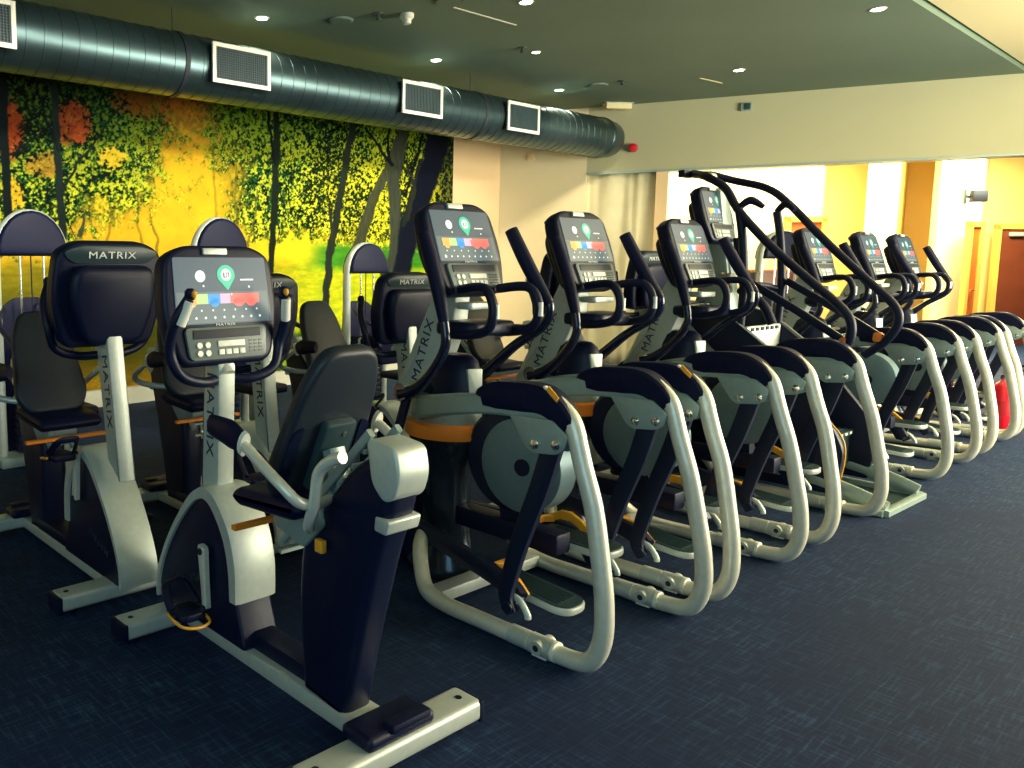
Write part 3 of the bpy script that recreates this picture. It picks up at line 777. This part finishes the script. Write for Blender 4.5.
def door(name, pa, fa, pb, fb, ztop, m, closer=True, sign=False, kind='structure'):
    a, b = at(pa, fa), at(pb, fb); d = (b-a); L = d.length; d.normalize()
    nn = Vector((d.y, -d.x)); 
    if nn.dot(a) > 0: nn = -nn
    root = empty(name, (a.x, a.y, 0)); tag(root, kind='structure')
    mt = basis(Vector((0, 0, 0)), Vector((d.x, d.y, 0)), Vector((-nn.x, -nn.y, 0)), Vector((0, 0, 1)))
    MB().box((L/2, -.03, ztop/2), (L, .05, ztop), bev=.005).build('door_leaf', m, root, mtx=mt)
    mb = MB(); w_ = .09
    for x in (-w_/2, L+w_/2): mb.box((x, -.04, ztop/2+.04), (w_, .08, ztop+.08))
    mb.box((L/2, -.04, ztop+.045), (L+2*w_, .08, .09)); mb.build('door_frame', 'frame_wood', root, smooth=False, mtx=mt)
    if closer: MB().box((.35, -.085, ztop-.09), (.42, .06, .07), bev=.01).build('door_closer', 'silver_paint', root, mtx=mt)
    if sign: MB().box((.62, -.06, ztop-.42), (.26, .01, .05)).build('door_sign', 'black_plastic', root, mtx=mt)
    MB().tube([(L-.10, -.055, 1.0), (L-.10, -.10, 1.0), (L-.22, -.10, 1.0)], .012, 8).build('door_handle', 'chrome', root, mtx=mt)
    return root
door('door_1', 991, 14.2, 1065, 14.2, 2.04, 'door_wood', True, True)
door('door_2', 961, 13.35, 969, 13.45, 2.04, 'orange_wood', False)
door('door_3', 783, 13.0, 813, 13.0, 2.10, 'orange_wood', False)
# wall speaker
p = at(968, 13.2)
root = empty('wall_speaker', (p.x, p.y, 2.53)); tag(root, 'small black loudspeaker high on the pale wall above the wooden doors', 'speaker')
mt = Matrix.Rotation(YAWX-PI/2-.35, 4, 'Z')
MB().prism(outline_round([(-.11, -.10), (.13, -.08), (.11, .10), (-.11, .10)], .015), .22, 'z', bev=.01).build('cabinet', 'grille_dark', root, mtx=mt @ Matrix.Scale(.85, 4))
MB().box((-.16, .06, 0), (.03, .10, .24), bev=.008).box((-.12, .08, 0), (.08, .03, .05)).build('bracket', 'dark_teal', root, mtx=mt)
# low wooden cabinets in the bright room
for k, (pa, fa, wdt, hh, lab) in enumerate(((780, 12.0, .9, 1.33, 'brown wooden cabinet in the bright room, seen through the arched weight machine'), (652, 12.6, .45, 1.02, 'small brown wooden cabinet behind the second and third elliptical consoles'))):
    p = at(pa, fa); root = empty('wooden_cabinet', (p.x, p.y, 0)); root.rotation_euler.z = YAWX-PI/2+.1 if 0 else .0
    mt = Matrix.Rotation(-(PI/2-math.atan2(SS, CC)), 4, 'Z')
    MB().box((0, 0, hh/2), (wdt, .45, hh), bev=.01).build('body', 'door_wood', root, mtx=mt)
    for s in (-1, 1):
        dl = MB().box((s*wdt/4, -.235, hh/2), (wdt/2-.02, .02, hh-.08), bev=.004).build('cabinet_door', 'door_wood', root, mtx=mt)
        MB().box((s*.03, -.255, hh*.6), (.012, .02, .12)).build('handle', 'chrome', dl, mtx=mt)
    MB().box((0, 0, hh+.01), (wdt+.04, .49, .03), bev=.005).build('cabinet_top', 'orange_wood', root, mtx=mt)
    tag(root, lab, 'cabinet')

# ------------------------------------------------------------------ mural
def vnoise(u, v, seed):
    rs = np.random.RandomState(seed); T = rs.rand(512, 512)
    iu, iv = np.floor(u).astype(int), np.floor(v).astype(int); fu, fv = u-iu, v-iv
    fu = fu*fu*(3-2*fu); fv = fv*fv*(3-2*fv)
    g = lambda a, b: T[a % 512, b % 512]
    return (g(iu, iv)*(1-fu)+g(iu+1, iv)*fu)*(1-fv)+(g(iu, iv+1)*(1-fu)+g(iu+1, iv+1)*fu)*fv
def fbm(u, v, seed, o=4):
    s = 0; a = .5; t = 0
    for k in range(o): s = s+a*vnoise(u*2**k, v*2**k, seed+k); t += a; a *= .6
    return s/t
def mural():
    X0, X1, Z0, Z1 = -1.0, 8.68, .17, 3.5
    nx, nz = 1150, 400
    xs = np.linspace(X0, X1, nx+1); zs = np.linspace(Z0, Z1, nz+1)
    X, Z = np.meshgrid(xs, zs); Y = WY-.012
    px, py = project(X, Y+0*X, Z)
    def lerp(a, b, t): return a+(b-a)*t[..., None]
    def sm(a, b, t): t = np.clip((t-a)/(b-a), 0, 1); return t*t*(3-2*t)
    C = lambda r, g, b: np.array([r, g, b], float)
    # ---- sky glow and background
    base = np.ones(X.shape+(3,))*C(232, 190, 44)
    # orange brown towards the top of the glow
    base = lerp(base, C(200, 140, 44), sm(190, 90, py))
    base = lerp(base, C(235, 185, 48), sm(300, 160, px)*sm(150, 220, py)*.6)
    base = lerp(base, C(238, 214, 44), sm(230, 300, px)*sm(170, 240, py))
    wood = np.clip(1-1.15*np.exp(-(((px-188)/66)**2+((py-200)/105)**2))-.9*np.exp(-(((px-110)/50)**2+((py-250)/30)**2)), 0, 1)
    wn = fbm(X*24, Z*24, 133, 3)
    base = lerp(base, lerp(np.ones(X.shape+(3,))*C(10, 38, 26), C(120, 140, 36), sm(.35, .7, wn)), wood*sm(235, 195, py)*.92)
    # ---- meadow below
    gy = 262+(px-260)*.0
    gn = fbm(X*9, Z*30, 50)
    grass = lerp(np.ones(X.shape+(3,))*C(120, 112, 24), C(196, 176, 34), gn)
    grass = lerp(grass, lerp(np.ones(X.shape+(3,))*C(140, 170, 30), C(236, 222, 40), gn), sm(230, 330, px))
    grass = lerp(grass, C(58, 66, 22), sm(255, 335, py)*sm(230, 130, px)*(.5+.5*gn))
    grass = lerp(grass, C(206, 150, 34), sm(345, 385, py)*sm(240, 150, px)*gn)
    gm = sm(-12, 10, py-gy-18*(fbm(X*2.5, Z*2, 61)-.5))
    base = lerp(base, grass, gm)
    # bushes low right
    bush = lerp(np.ones(X.shape+(3,))*C(14, 60, 14), C(150, 190, 30), sm(.35, .7, fbm(X*22, Z*22, 71, 3)))
    base = lerp(base, bush, sm(330, 345, py+18*fbm(X*5, Z*2, 75))*sm(262, 290, px)*.95)
    base = lerp(base, lerp(np.ones(X.shape+(3,))*C(16, 96, 40), C(60, 160, 40), gn), sm(300, 330, px)*sm(238, 250, py)*sm(275, 262, py)*.8)
    # ---- foliage masses
    glow = np.exp(-(((px-190)/62)**2+((py-205)/120)**2)*1.0)
    glow = np.maximum(glow, np.exp(-(((px-120)/60)**2+((py-245)/50)**2)))
    glow = np.maximum(glow, np.exp(-(((px-285)/75)**2+((py-285)/40)**2)))
    big = fbm(X*2.2, Z*2.2, 5)
    leaf = fbm(X*13, Z*13, 11, 4)
    leaf2 = fbm(X*30+3, Z*30, 23, 3)
    leaf3 = fbm(X*60+7, Z*60, 29, 2)
    mass = 1.22-glow*1.25+(big-.5)*1.1-sm(215, 262, py)*sm(95, 140, px)*.8-sm(238, 272, py)*1.3
    dens = sm(.12, .80, mass+(leaf-.5)*1.3+(leaf2-.5)*1.1)
    lum = np.clip(.5+(leaf2-.5)*2.6+(leaf3-.5)*1.6+(big-.5)*1.2, 0, 1)
    topdark = sm(215, 85, py)
    dark = C(4, 24, 20); mid = C(48, 100, 30); hi = C(214, 210, 56)
    fol = lerp(np.ones(X.shape+(3,))*dark, mid, sm(.12, .50, lum))
    fol = lerp(fol, hi, sm(.48, .95, lum)*(1-.62*topdark))
    rt = sm(270, 330, px)
    fol = lerp(fol, lerp(np.ones(X.shape+(3,))*C(14, 46, 18), C(228, 222, 56), sm(.22, .80, lum)), rt*sm(125, 190, py)*.85)
    tg = fbm(X*3+9, Z*3, 91)
    fol = lerp(fol, C(6, 92, 54)*1.0, sm(.50, .66, tg)*sm(.2, .6, lum)*(1-sm(.75, .95, lum))*(1-rt)*.75)
    # autumn patches, broken up by the leaves
    for cx, cy, rx, ry, col in ((10, 130, 18, 36, C(206, 84, 40)), (72, 122, 24, 28, C(206, 92, 48)), (80, 135, 12, 14, C(222, 110, 60)), (45, 165, 24, 16, C(200, 156, 56)), (112, 158, 18, 15, C(240, 204, 56)), (100, 205, 12, 14, C(232, 204, 50)), (14, 195, 14, 22, C(236, 192, 50)),
                                (150, 98, 50, 24, C(170, 104, 40)), (185, 110, 30, 22, C(196, 122, 42))):
        k = np.exp(-(((px-cx)/rx)**2+((py-cy)/ry)**2))
        fol = lerp(fol, col*1.0, sm(.42, .60, k*(.05+1.0*leaf2+.6*leaf3))*.85)
    img = lerp(base, fol, dens)
    spk = sm(.60, .72, leaf3)*sm(.5, .62, leaf)*dens*(1-topdark*.6)
    img = lerp(img, C(245, 228, 90)*1.0, spk*.5)
    img = lerp(img, img*.62, topdark*(1-glow)*.7*sm(260, 100, px))
    img = lerp(img, img*.45, sm(100, 60, py)*sm(330, 120, px)*.8)  # top left of the print darkened, painting in shade under the duct
    img = np.clip(img*(.93+.14*fbm(X*5, Z*5, 99))[..., None], 0, 255)
    img = np.clip((img/255.)**1.18*262, 0, 255)
    # ---- thin far trunks and branches
    def stroke(pts, w0, w1, col, a=1., wob=.8):
        nonlocal img
        pts = np.array(pts, float); d = np.full(X.shape, 1e9); W = np.full(X.shape, w0, float)
        n = len(pts)-1
        wx = px+wob*(fbm(X*6, Z*6, 7)-.5)*6
        for i in range(n):
            p, q = pts[i], pts[i+1]; v = q-p; L2 = v@v
            t = np.clip(((wx-p[0])*v[0]+(py-p[1])*v[1])/L2, 0, 1)
            dd = np.hypot(wx-p[0]-t*v[0], py-p[1]-t*v[1]); m = dd < d
            d = np.where(m, dd, d); W = np.where(m, w0+(w1-w0)*(i+t)/n, W)
        k = sm(1.15, .8, d/(W/2))*a
        bark = col*(.8+.4*fbm(X*40, Z*8, 31))[..., None]
        img = img*(1-k[..., None])+bark*k[..., None]
    olive = C(112, 100, 30); dk = C(10, 22, 24); gb = C(50, 62, 46)
    for pts, a in (([(212, 100), (214, 160), (217, 220)], .35), ([(238, 150), (235, 200), (240, 240)], .5), ([(246, 130), (243, 185), (232, 245)], .45), ([(140, 200), (137, 225), (144, 250)], .5),
                   ([(150, 215), (158, 240), (156, 262)], .6), ([(258, 190), (253, 225), (246, 250)], .6), ([(106, 190), (112, 220), (108, 240)], .5), ([(115, 195), (114, 225)], .5), ([(225, 140), (232, 190), (237, 235)], .3)):
        stroke(pts, 1.6, 3.2, olive*.85, a)
    stroke([(84, 214), (80, 235)], 2, 5, gb, .9); stroke([(78, 240), (68, 225), (64, 210)], 1, 2, dk, .9)
    stroke([(2, 78), (4, 150), (9, 215)], 10, 9, dk); stroke([(0, 158), (16, 152), (34, 138), (46, 128)], 3, 1.2, dk)
    stroke([(53, 66), (56, 130), (59, 185), (63, 240), (66, 300), (66, 380)], 7, 9, C(24, 36, 34))
    stroke([(58, 150), (46, 118), (36, 80)], 3.2, 1.5, dk); stroke([(62, 192), (76, 165), (92, 145), (108, 122), (126, 98)], 3, 1.5, C(24, 34, 22))
    stroke([(276, 100), (276, 160), (275, 215), (271, 262), (262, 318)], 6.5, 6, C(20, 32, 22)); stroke([(268, 108), (271, 140), (275, 165)], 2.5, 3, dk)
    stroke([(353, 118), (346, 165), (338, 210), (331, 245), (326, 300), (322, 330)], 6.5, 7.5, C(34, 42, 34)); stroke([(329, 205), (331, 228), (334, 245)], 2.5, 4, C(40, 46, 34))
    stroke([(404, 128), (396, 150), (388, 170), (374, 198), (364, 226), (358, 250)], 8, 11, C(66, 70, 48)); 
    stroke([(405, 120), (400, 150), (394, 180), (396, 215), (396, 245), (390, 290)], 12, 12, C(58, 64, 52))
    stroke([(442, 112), (436, 150), (425, 185), (410, 225), (404, 262), (396, 300)], 26, 15, C(10, 16, 34)); stroke([(420, 160), (412, 190), (404, 225)], 3, 4, C(30, 40, 32))
    stroke([(366, 128), (380, 148), (392, 165)], 2, 3.5, dk); stroke([(392, 118), (388, 140), (390, 160)], 3, 3, dk); stroke([(424, 130), (414, 165), (405, 195)], 2.5, 3, dk); stroke([(408, 165), (414, 190), (408, 220)], 2.5, 3, C(40, 44, 34))
    img = lerp(img, img*.22+C(4, 10, 18), sm(430, 446, px)*(.5+.5*(1-leaf2)))
    img = np.clip(img, 0, 255)/255
    lin = np.where(img <= .04045, img/12.92, ((img+.055)/1.055)**2.4)
    lin = np.clip(lin, 0, .97)
    nv = (nx+1)*(nz+1)
    me = bpy.data.meshes.new('wall_mural')
    co = np.stack([X.ravel(), np.full(nv, Y), Z.ravel()], 1).astype(np.float32)
    idx = np.arange(nv).reshape(nz+1, nx+1)
    q = np.stack([idx[:-1, :-1].ravel(), idx[:-1, 1:].ravel(), idx[1:, 1:].ravel(), idx[1:, :-1].ravel()], 1).astype(np.int32)
    nf = len(q)
    me.vertices.add(nv); me.vertices.foreach_set('co', co.ravel())
    me.loops.add(nf*4); me.loops.foreach_set('vertex_index', q.ravel())
    me.polygons.add(nf); me.polygons.foreach_set('loop_start', np.arange(0, nf*4, 4, dtype=np.int32))
    me.update(calc_edges=True)
    at_ = me.color_attributes.new('print', 'FLOAT_COLOR', 'POINT')
    c4 = np.concatenate([lin.reshape(-1, 3), np.ones((nv, 1))], 1).astype(np.float32)
    at_.data.foreach_set('color', c4.ravel())
    me.materials.append(MATS['mural_print'])
    o = bpy.data.objects.new('wall_mural', me); COL.objects.link(o)
    tag(o, 'large printed mural of a sunlit yellow and green forest covering the back wall', 'mural')
mural()

# ------------------------------------------------------------------ duct
DY, DZ, DR = 6.2, 3.13, .262
droot = empty('spiral_duct', (-1.5, DY, DZ)); tag(droot, 'long round metal ventilation duct under the ceiling along the mural', 'ventilation duct')
DX1 = 9.98
prof = []; x = 0; L = DX1+1.5
while x < L:
    prof += [(DR, x), (DR, x+.118), (DR+.004, x+.120), (DR+.004, x+.129), (DR, x+.131)]; x += .136
mb = MB(); mb.lathe(prof, (0, 0, 0), 40, 'x'); mb.build('duct_tube', 'duct_metal', droot, angle=22)
mb = MB(); mb.lathe([(DR, L-.02), (DR+.010, L), (DR+.010, L+.04), (DR*.98, L+.12), (DR*.93, L+.24), (DR*.86, L+.30), (DR*.5, L+.33), (.01, L+.335)], (0, 0, 0), 40, 'x'); mb.build('end_cap', 'duct_metal', droot)
for gx in (1.74, 3.98, 6.23, 7.93):
    w_, h_ = .60, .33; y0 = -DR-.035
    mb = MB(); fx = gx+1.5+.03
    b_ = .035
    for s in (-1, 1):
        mb.box((fx+s*(w_/2-b_/2), y0, 0), (b_, .02, h_), bev=.003); mb.box((fx, y0, s*(h_/2-b_/2)), (w_-2*b_, .02, b_), bev=.003)
    g = mb.build('grille', 'white_plastic', droot)
    mb = MB(); mb.box((fx, y0+.06, 0), (w_-.03, .10, h_-.03)); mb.build('grille_box', 'grille_dark', g, smooth=False)
    mb = MB()
    for k in range(24): mb.box((fx-w_/2+.045+k*(w_-.09)/23, y0-.002, 0), (.005, .008, h_-.07))
    for k in range(13): mb.box((fx, y0+.004, -h_/2+.045+k*(h_-.09)/12), (w_-.07, .006, .005))
    mb.build('grille_mesh', 'grille_bar', g, smooth=False)
for hx in (3.50, 7.35):
    mb = MB(); mb.cyl((hx+1.5, 0, DR+.01), (hx+1.5, 0, H-DZ), .004, 8); mb.lathe([(DR+.008, hx+1.48), (DR+.010, hx+1.52)], (0, 0, 0), 32, 'x')
    mb.build('hanger_strap', 'grille_dark', droot)

# ------------------------------------------------------------------ ceiling fittings
lights = []
dl = None
DLP = [(262, 18), (436, 60), (526, 2), (559, 90), (739, 70), (878, 9), (536, 52)]
DLT = ['downlight above the second duct grille, nearest the left corner', 'downlight above the third duct grille', 'downlight at the top edge of the picture, middle of the ceiling',
       'downlight in front of the last duct grille', 'downlight near the beam, right of the small wall box', 'downlight beside the bright raised ceiling, furthest right', 'dim downlight beside the small sprinkler rose']
for i, (a, b) in enumerate(DLP):
    p = slanted(a, b)
    if i == 0:
        dl = empty('downlight', (p.x, p.y, H))
        mb = MB(); mb.lathe([(.045, -.004), (.062, -.006), (.066, 0), (.04, .0)], (0, 0, 0), 24); mb.build('ring', 'white_plastic', dl)
        mb = MB(); mb.lathe([(.001, -.007), (.046, -.007), (.046, -.003), (.001, -.003)], (0, 0, 0), 24); mb.build('bulb', 'lamp_glow', dl)
        o = dl
    else: o = copy_tree(dl); o.location = (p.x, p.y, H)
    tag(o, DLT[i], 'downlight', 'recessed downlights'); lights.append((p.x, p.y))
    if i == 6: o.scale = (.75, .75, 1)
def disc_item(name, px, py, r, label, cat, m='frame_grey', prof=None):
    p = slanted(px, py); o = empty(name, (p.x, p.y, H)); tag(o, label, cat)
    MB().lathe(prof or [(r*.9, -.012), (r, -.006), (r, .0), (r*.5, 0)], (0, 0, 0), 28).build('rim', m, o)
    MB().lathe([(.001, -.014), (r*.85, -.014), (r*.85, -.01), (.001, -.01)], (0, 0, 0), 28).build('face', 'ceiling_paint', o)
disc_item('ceiling_speaker', 341, 20, .11, 'round ceiling speaker left of the smoke detector', 'ceiling speaker')
disc_item('ceiling_speaker', 598, 85, .12, 'round ceiling speaker near the end of the duct', 'ceiling speaker')
disc_item('ceiling_speaker', 449, 0, .12, 'dark round ceiling vent at the top edge of the picture', 'ceiling vent', 'black_plastic')
p = slanted(407, 14); o = empty('smoke_detector', (p.x, p.y, H)); tag(o, 'small cream smoke detector hanging from the ceiling', 'smoke detector')
MB().lathe([(.06, 0), (.06, -.03), (.05, -.04), (.045, -.045)][::-1], (0, 0, 0), 24).build('base', 'white_plastic', o)
MB().lathe([(.03, -.085), (.04, -.07), (.04, -.045), (.02, -.045)], (0, 0, 0), 20).build('sensor_head', 'white_plastic', o)
for (a, b, lab) in ((378, 14, 'sprinkler rose left of the smoke detector'), (522, 48, 'sprinkler rose beside the dim downlight'), (622, 81, 'sprinkler rose near the end of the duct')):
    p = slanted(a, b); o = empty('sprinkler', (p.x, p.y, H)); tag(o, lab, 'sprinkler', 'ceiling sprinklers')
    MB().lathe([(.012, -.05), (.022, -.045), (.022, -.04), (.01, -.03), (.01, -.01), (.055, -.006), (.06, .02), (.02, .02)], (0, 0, 0), 18).build('rose', 'dark_teal', o)
    MB().box((.02, 0, -.03), (.05, .01, .012), bev=.002).build('deflector', 'chrome', o)
p = slanted(484, 15); q = slanted(516, 25); d = (q-slanted(453, 7))
c = (slanted(453, 7)+q)/2; o = MB().box((0, 0, .0), (d.length, .02, .012)).build('slot_diffuser', 'baseboard_paint', None, smooth=False)
o.location = (c.x, c.y, H); o.rotation_euler.z = math.atan2(d.y, d.x); tag(o, 'thin pale ceiling strip between the smoke detector and the top downlight', 'ceiling strip')
p0, p1 = slanted(700, 78), slanted(722, 83); d = p1-p0; c = (p0+p1)/2
o = MB().box((0, 0, .0), (d.length, .02, .012)).build('slot_diffuser', 'ceiling_cream', None, smooth=False)
o.location = (c.x, c.y, H); o.rotation_euler.z = math.atan2(d.y, d.x); tag(o, 'short faint ceiling strip left of the downlight near the beam', 'ceiling strip')
p = slanted(628, 106); o = empty('exit_light', (p.x-.30, p.y-.02, H)); tag(o, 'cream box lamp on the ceiling above the end of the duct', 'emergency light'); o.rotation_euler.z = math.atan2(wd.y, wd.x)+.55
MB().box((0, 0, -.045), (.36, .12, .075), bev=.012).build('cover', 'ceiling_cream', o); MB().box((0, 0, -.004), (.40, .15, .01), bev=.002).build('base', 'frame_grey', o)
def on_wall(px, z, off=-.0): t = walld(px); return wall_pt(t, off)+Vector((0, 0, z))
def zat(px, py, P):      # height of an image row at a plan point
    y = -(py-CY)/F_PX; Fw = CC*P.x+SS*P.y
    # solve v/d=y
    U = Fw*(y*math.cos(PITCH)-math.sin(PITCH))/(math.cos(PITCH)+y*math.sin(PITCH)); return CAMH+U
ang = math.atan2(wd.y, wd.x)
P = on_wall(628, 0, -.0); P.z = zat(628, 148, P)
o = empty('alarm_beacon', P, ang); tag(o, 'round red fire alarm sounder on the far wall beside the duct end', 'fire alarm')
MB().lathe([(.06, -.03), (.06, 0), (.04, 0)], (0, 0, 0), 20, 'y').build('base', 'black_plastic', o)
MB().lathe([(.02, -.09), (.05, -.08), (.058, -.05), (.058, -.03)], (0, 0, 0), 20, 'y').build('dome', 'red_paint', o)
P = on_wall(737, 0); P.z = zat(737, 107, P); o = empty('wall_sensor', P, ang); tag(o, 'small grey sensor box high on the beam, right of the red alarm', 'sensor')
MB().box((0, -.02, 0), (.13, .04, .10), bev=.01).build('box', 'frame_grey', o); MB().box((.01, -.045, 0), (.07, .02, .08), bev=.01).build('lens', 'dark_teal', o)
P = on_wall(528, 0); P.z = zat(528, 156, P); o = empty('wall_socket', P, ang); tag(o, 'small pale square plate on the wall under the duct', 'wall plate')
MB().box((0, -.012, 0), (.10, .024, .12), bev=.005).build('plate', 'peach_wall', o); MB().box((0, -.026, 0), (.05, .01, .06), bev=.004).build('cover', 'curtain_cloth', o)

# ------------------------------------------------------------------ fire extinguishers
ex0 = empty('fire_extinguisher', (9.05, 1.62, 0))
MB().lathe([(.072, 0), (.078, .01), (.078, .34), (.07, .39), (.045, .42), (.025, .435), (.02, .45)], (0, 0, 0), 28).build('cylinder', 'red_paint', ex0)
MB().lathe([(.079, .14), (.0795, .145), (.0795, .26), (.079, .265)], (0, 0, 0), 28).build('label_band', 'label_red', ex0)
MB().box((0, 0, .465), (.04, .05, .04), bev=.006).build('valve', 'chrome', ex0)
MB().bar([(0, .01, .50), (0, -.09, .52)], .02, .02, up=(1, 0, 0)).bar([(0, .01, .475), (0, -.09, .465)], .02, .02, up=(1, 0, 0)).build('lever', 'black_plastic', ex0)
MB().tube([(.02, 0, .46), (.08, 0, .45), (.10, 0, .36), (.095, 0, .12)], .011, 10).build('hose', 'black_plastic', ex0)
tag(ex0, 'red fire extinguisher seen between the last pale side rails', 'fire extinguisher', 'red fire extinguishers at the end of the row')
e2 = copy_tree(ex0); e2.location = (9.72, 1.66, 0); tag(e2, 'red fire extinguisher at the right edge of the picture, behind the last rail', 'fire extinguisher', 'red fire extinguishers at the end of the row')

# ------------------------------------------------------------------ lights
def area(name, loc, rot, size, energy, col, sy=None):
    l = bpy.data.lights.new(name, 'AREA'); l.energy = energy; l.color = col; l.size = size
    if sy: l.shape = 'RECTANGLE'; l.size_y = sy
    o = bpy.data.objects.new(name, l); COL.objects.link(o); o.location = loc; o.rotation_euler = rot; return o
def aim(o, tgt):
    d = Vector(tgt)-o.location; o.rotation_euler = d.to_track_quat('-Z', 'Y').to_euler()
def spot(loc, energy, col=(1, .86, .58), ang=110, blend=.9, tgt=None, r=.06):
    l = bpy.data.lights.new('ceiling_spot', 'SPOT'); l.energy = energy; l.color = col; l.spot_size = math.radians(ang); l.spot_blend = blend; l.shadow_soft_size = r
    o = bpy.data.objects.new('ceiling_spot', l); COL.objects.link(o); o.location = loc
    if tgt: aim(o, tgt)
    return o
for i_, (x, y) in enumerate(lights): spot((x, y, H-.03), 4 if i_ == 4 else 60, ang=150 if i_ == 4 else 110)
# spots added to brighten the mural, no fittings modelled for them
for x in (-.8, .9, 2.6, 4.3, 6.0, 7.7): spot((x, 2.6, H-.05), 600, (1, .95, .74), 54, .6, (x+.1, WY, 1.15), .25)
spot((8.3, 5.2, H-.05), 170, (1, .86, .58), 70, .9, (10.1, 6.9, 1.3), .1)  # extra spot without a fitting, added to brighten far wall and curtain
# warm key light added to the right and behind the camera, no visible source
a = area('added_area_light', (9.0, -3.4, 1.9), (0, 0, 0), 6.0, 820, (1., .93, .70), 2.6); aim(a, (5, 2.2, .7))
a = area('added_area_light', (-2.8, -1.0, 2.2), (0, 0, 0), 4.0, 60, (.42, .78, 1.), 2.2); aim(a, (3.5, 2.6, .7))  # bluish fill added from the left, no source stands there
# unseen uplight added to brighten the raised ceiling
a = area('added_uplight', (9.5, -1.5, 2.6), (PI, 0, 0), 2.5, 260, (1, .9, .6))
# lobby lamps
for (px_, fd, e) in ((720, 12.3, 115), (850, 12.6, 260), (1010, 12.6, 330)):
    p = at(px_, fd); l = bpy.data.lights.new('lobby_lamp', 'AREA'); l.energy = e; l.color = (1, .88, .55); l.size = 1.2
    o = bpy.data.objects.new('lobby_lamp', l); COL.objects.link(o); o.location = (p.x, p.y, HF-.06)
wld = bpy.data.worlds.new('world'); SC.world = wld; wld.use_nodes = True
wld.node_tree.nodes['Background'].inputs['Color'].default_value = (.22, .52, .85, 1)
wld.node_tree.nodes['Background'].inputs['Strength'].default_value = .16

# ------------------------------------------------------------------ camera
cam = bpy.data.cameras.new('camera'); co = bpy.data.objects.new('camera', cam); COL.objects.link(co)
cam.sensor_width = 36; cam.sensor_fit = 'HORIZONTAL'; cam.lens = F_PX/1024*36
cam.shift_x = (512-CX)/1024; cam.shift_y = -(384-CY)/1024
cam.clip_start = .05
co.location = (0, 0, CAMH)
look = Vector((CC*math.cos(PITCH), SS*math.cos(PITCH), -math.sin(PITCH)))
co.rotation_euler = look.to_track_quat('-Z', 'Y').to_euler()
SC.camera = co
vs = SC.view_settings
vs.view_transform = 'Standard'; vs.look = 'None'; vs.gamma = 1; vs.use_curve_mapping = False; vs.exposure = .42
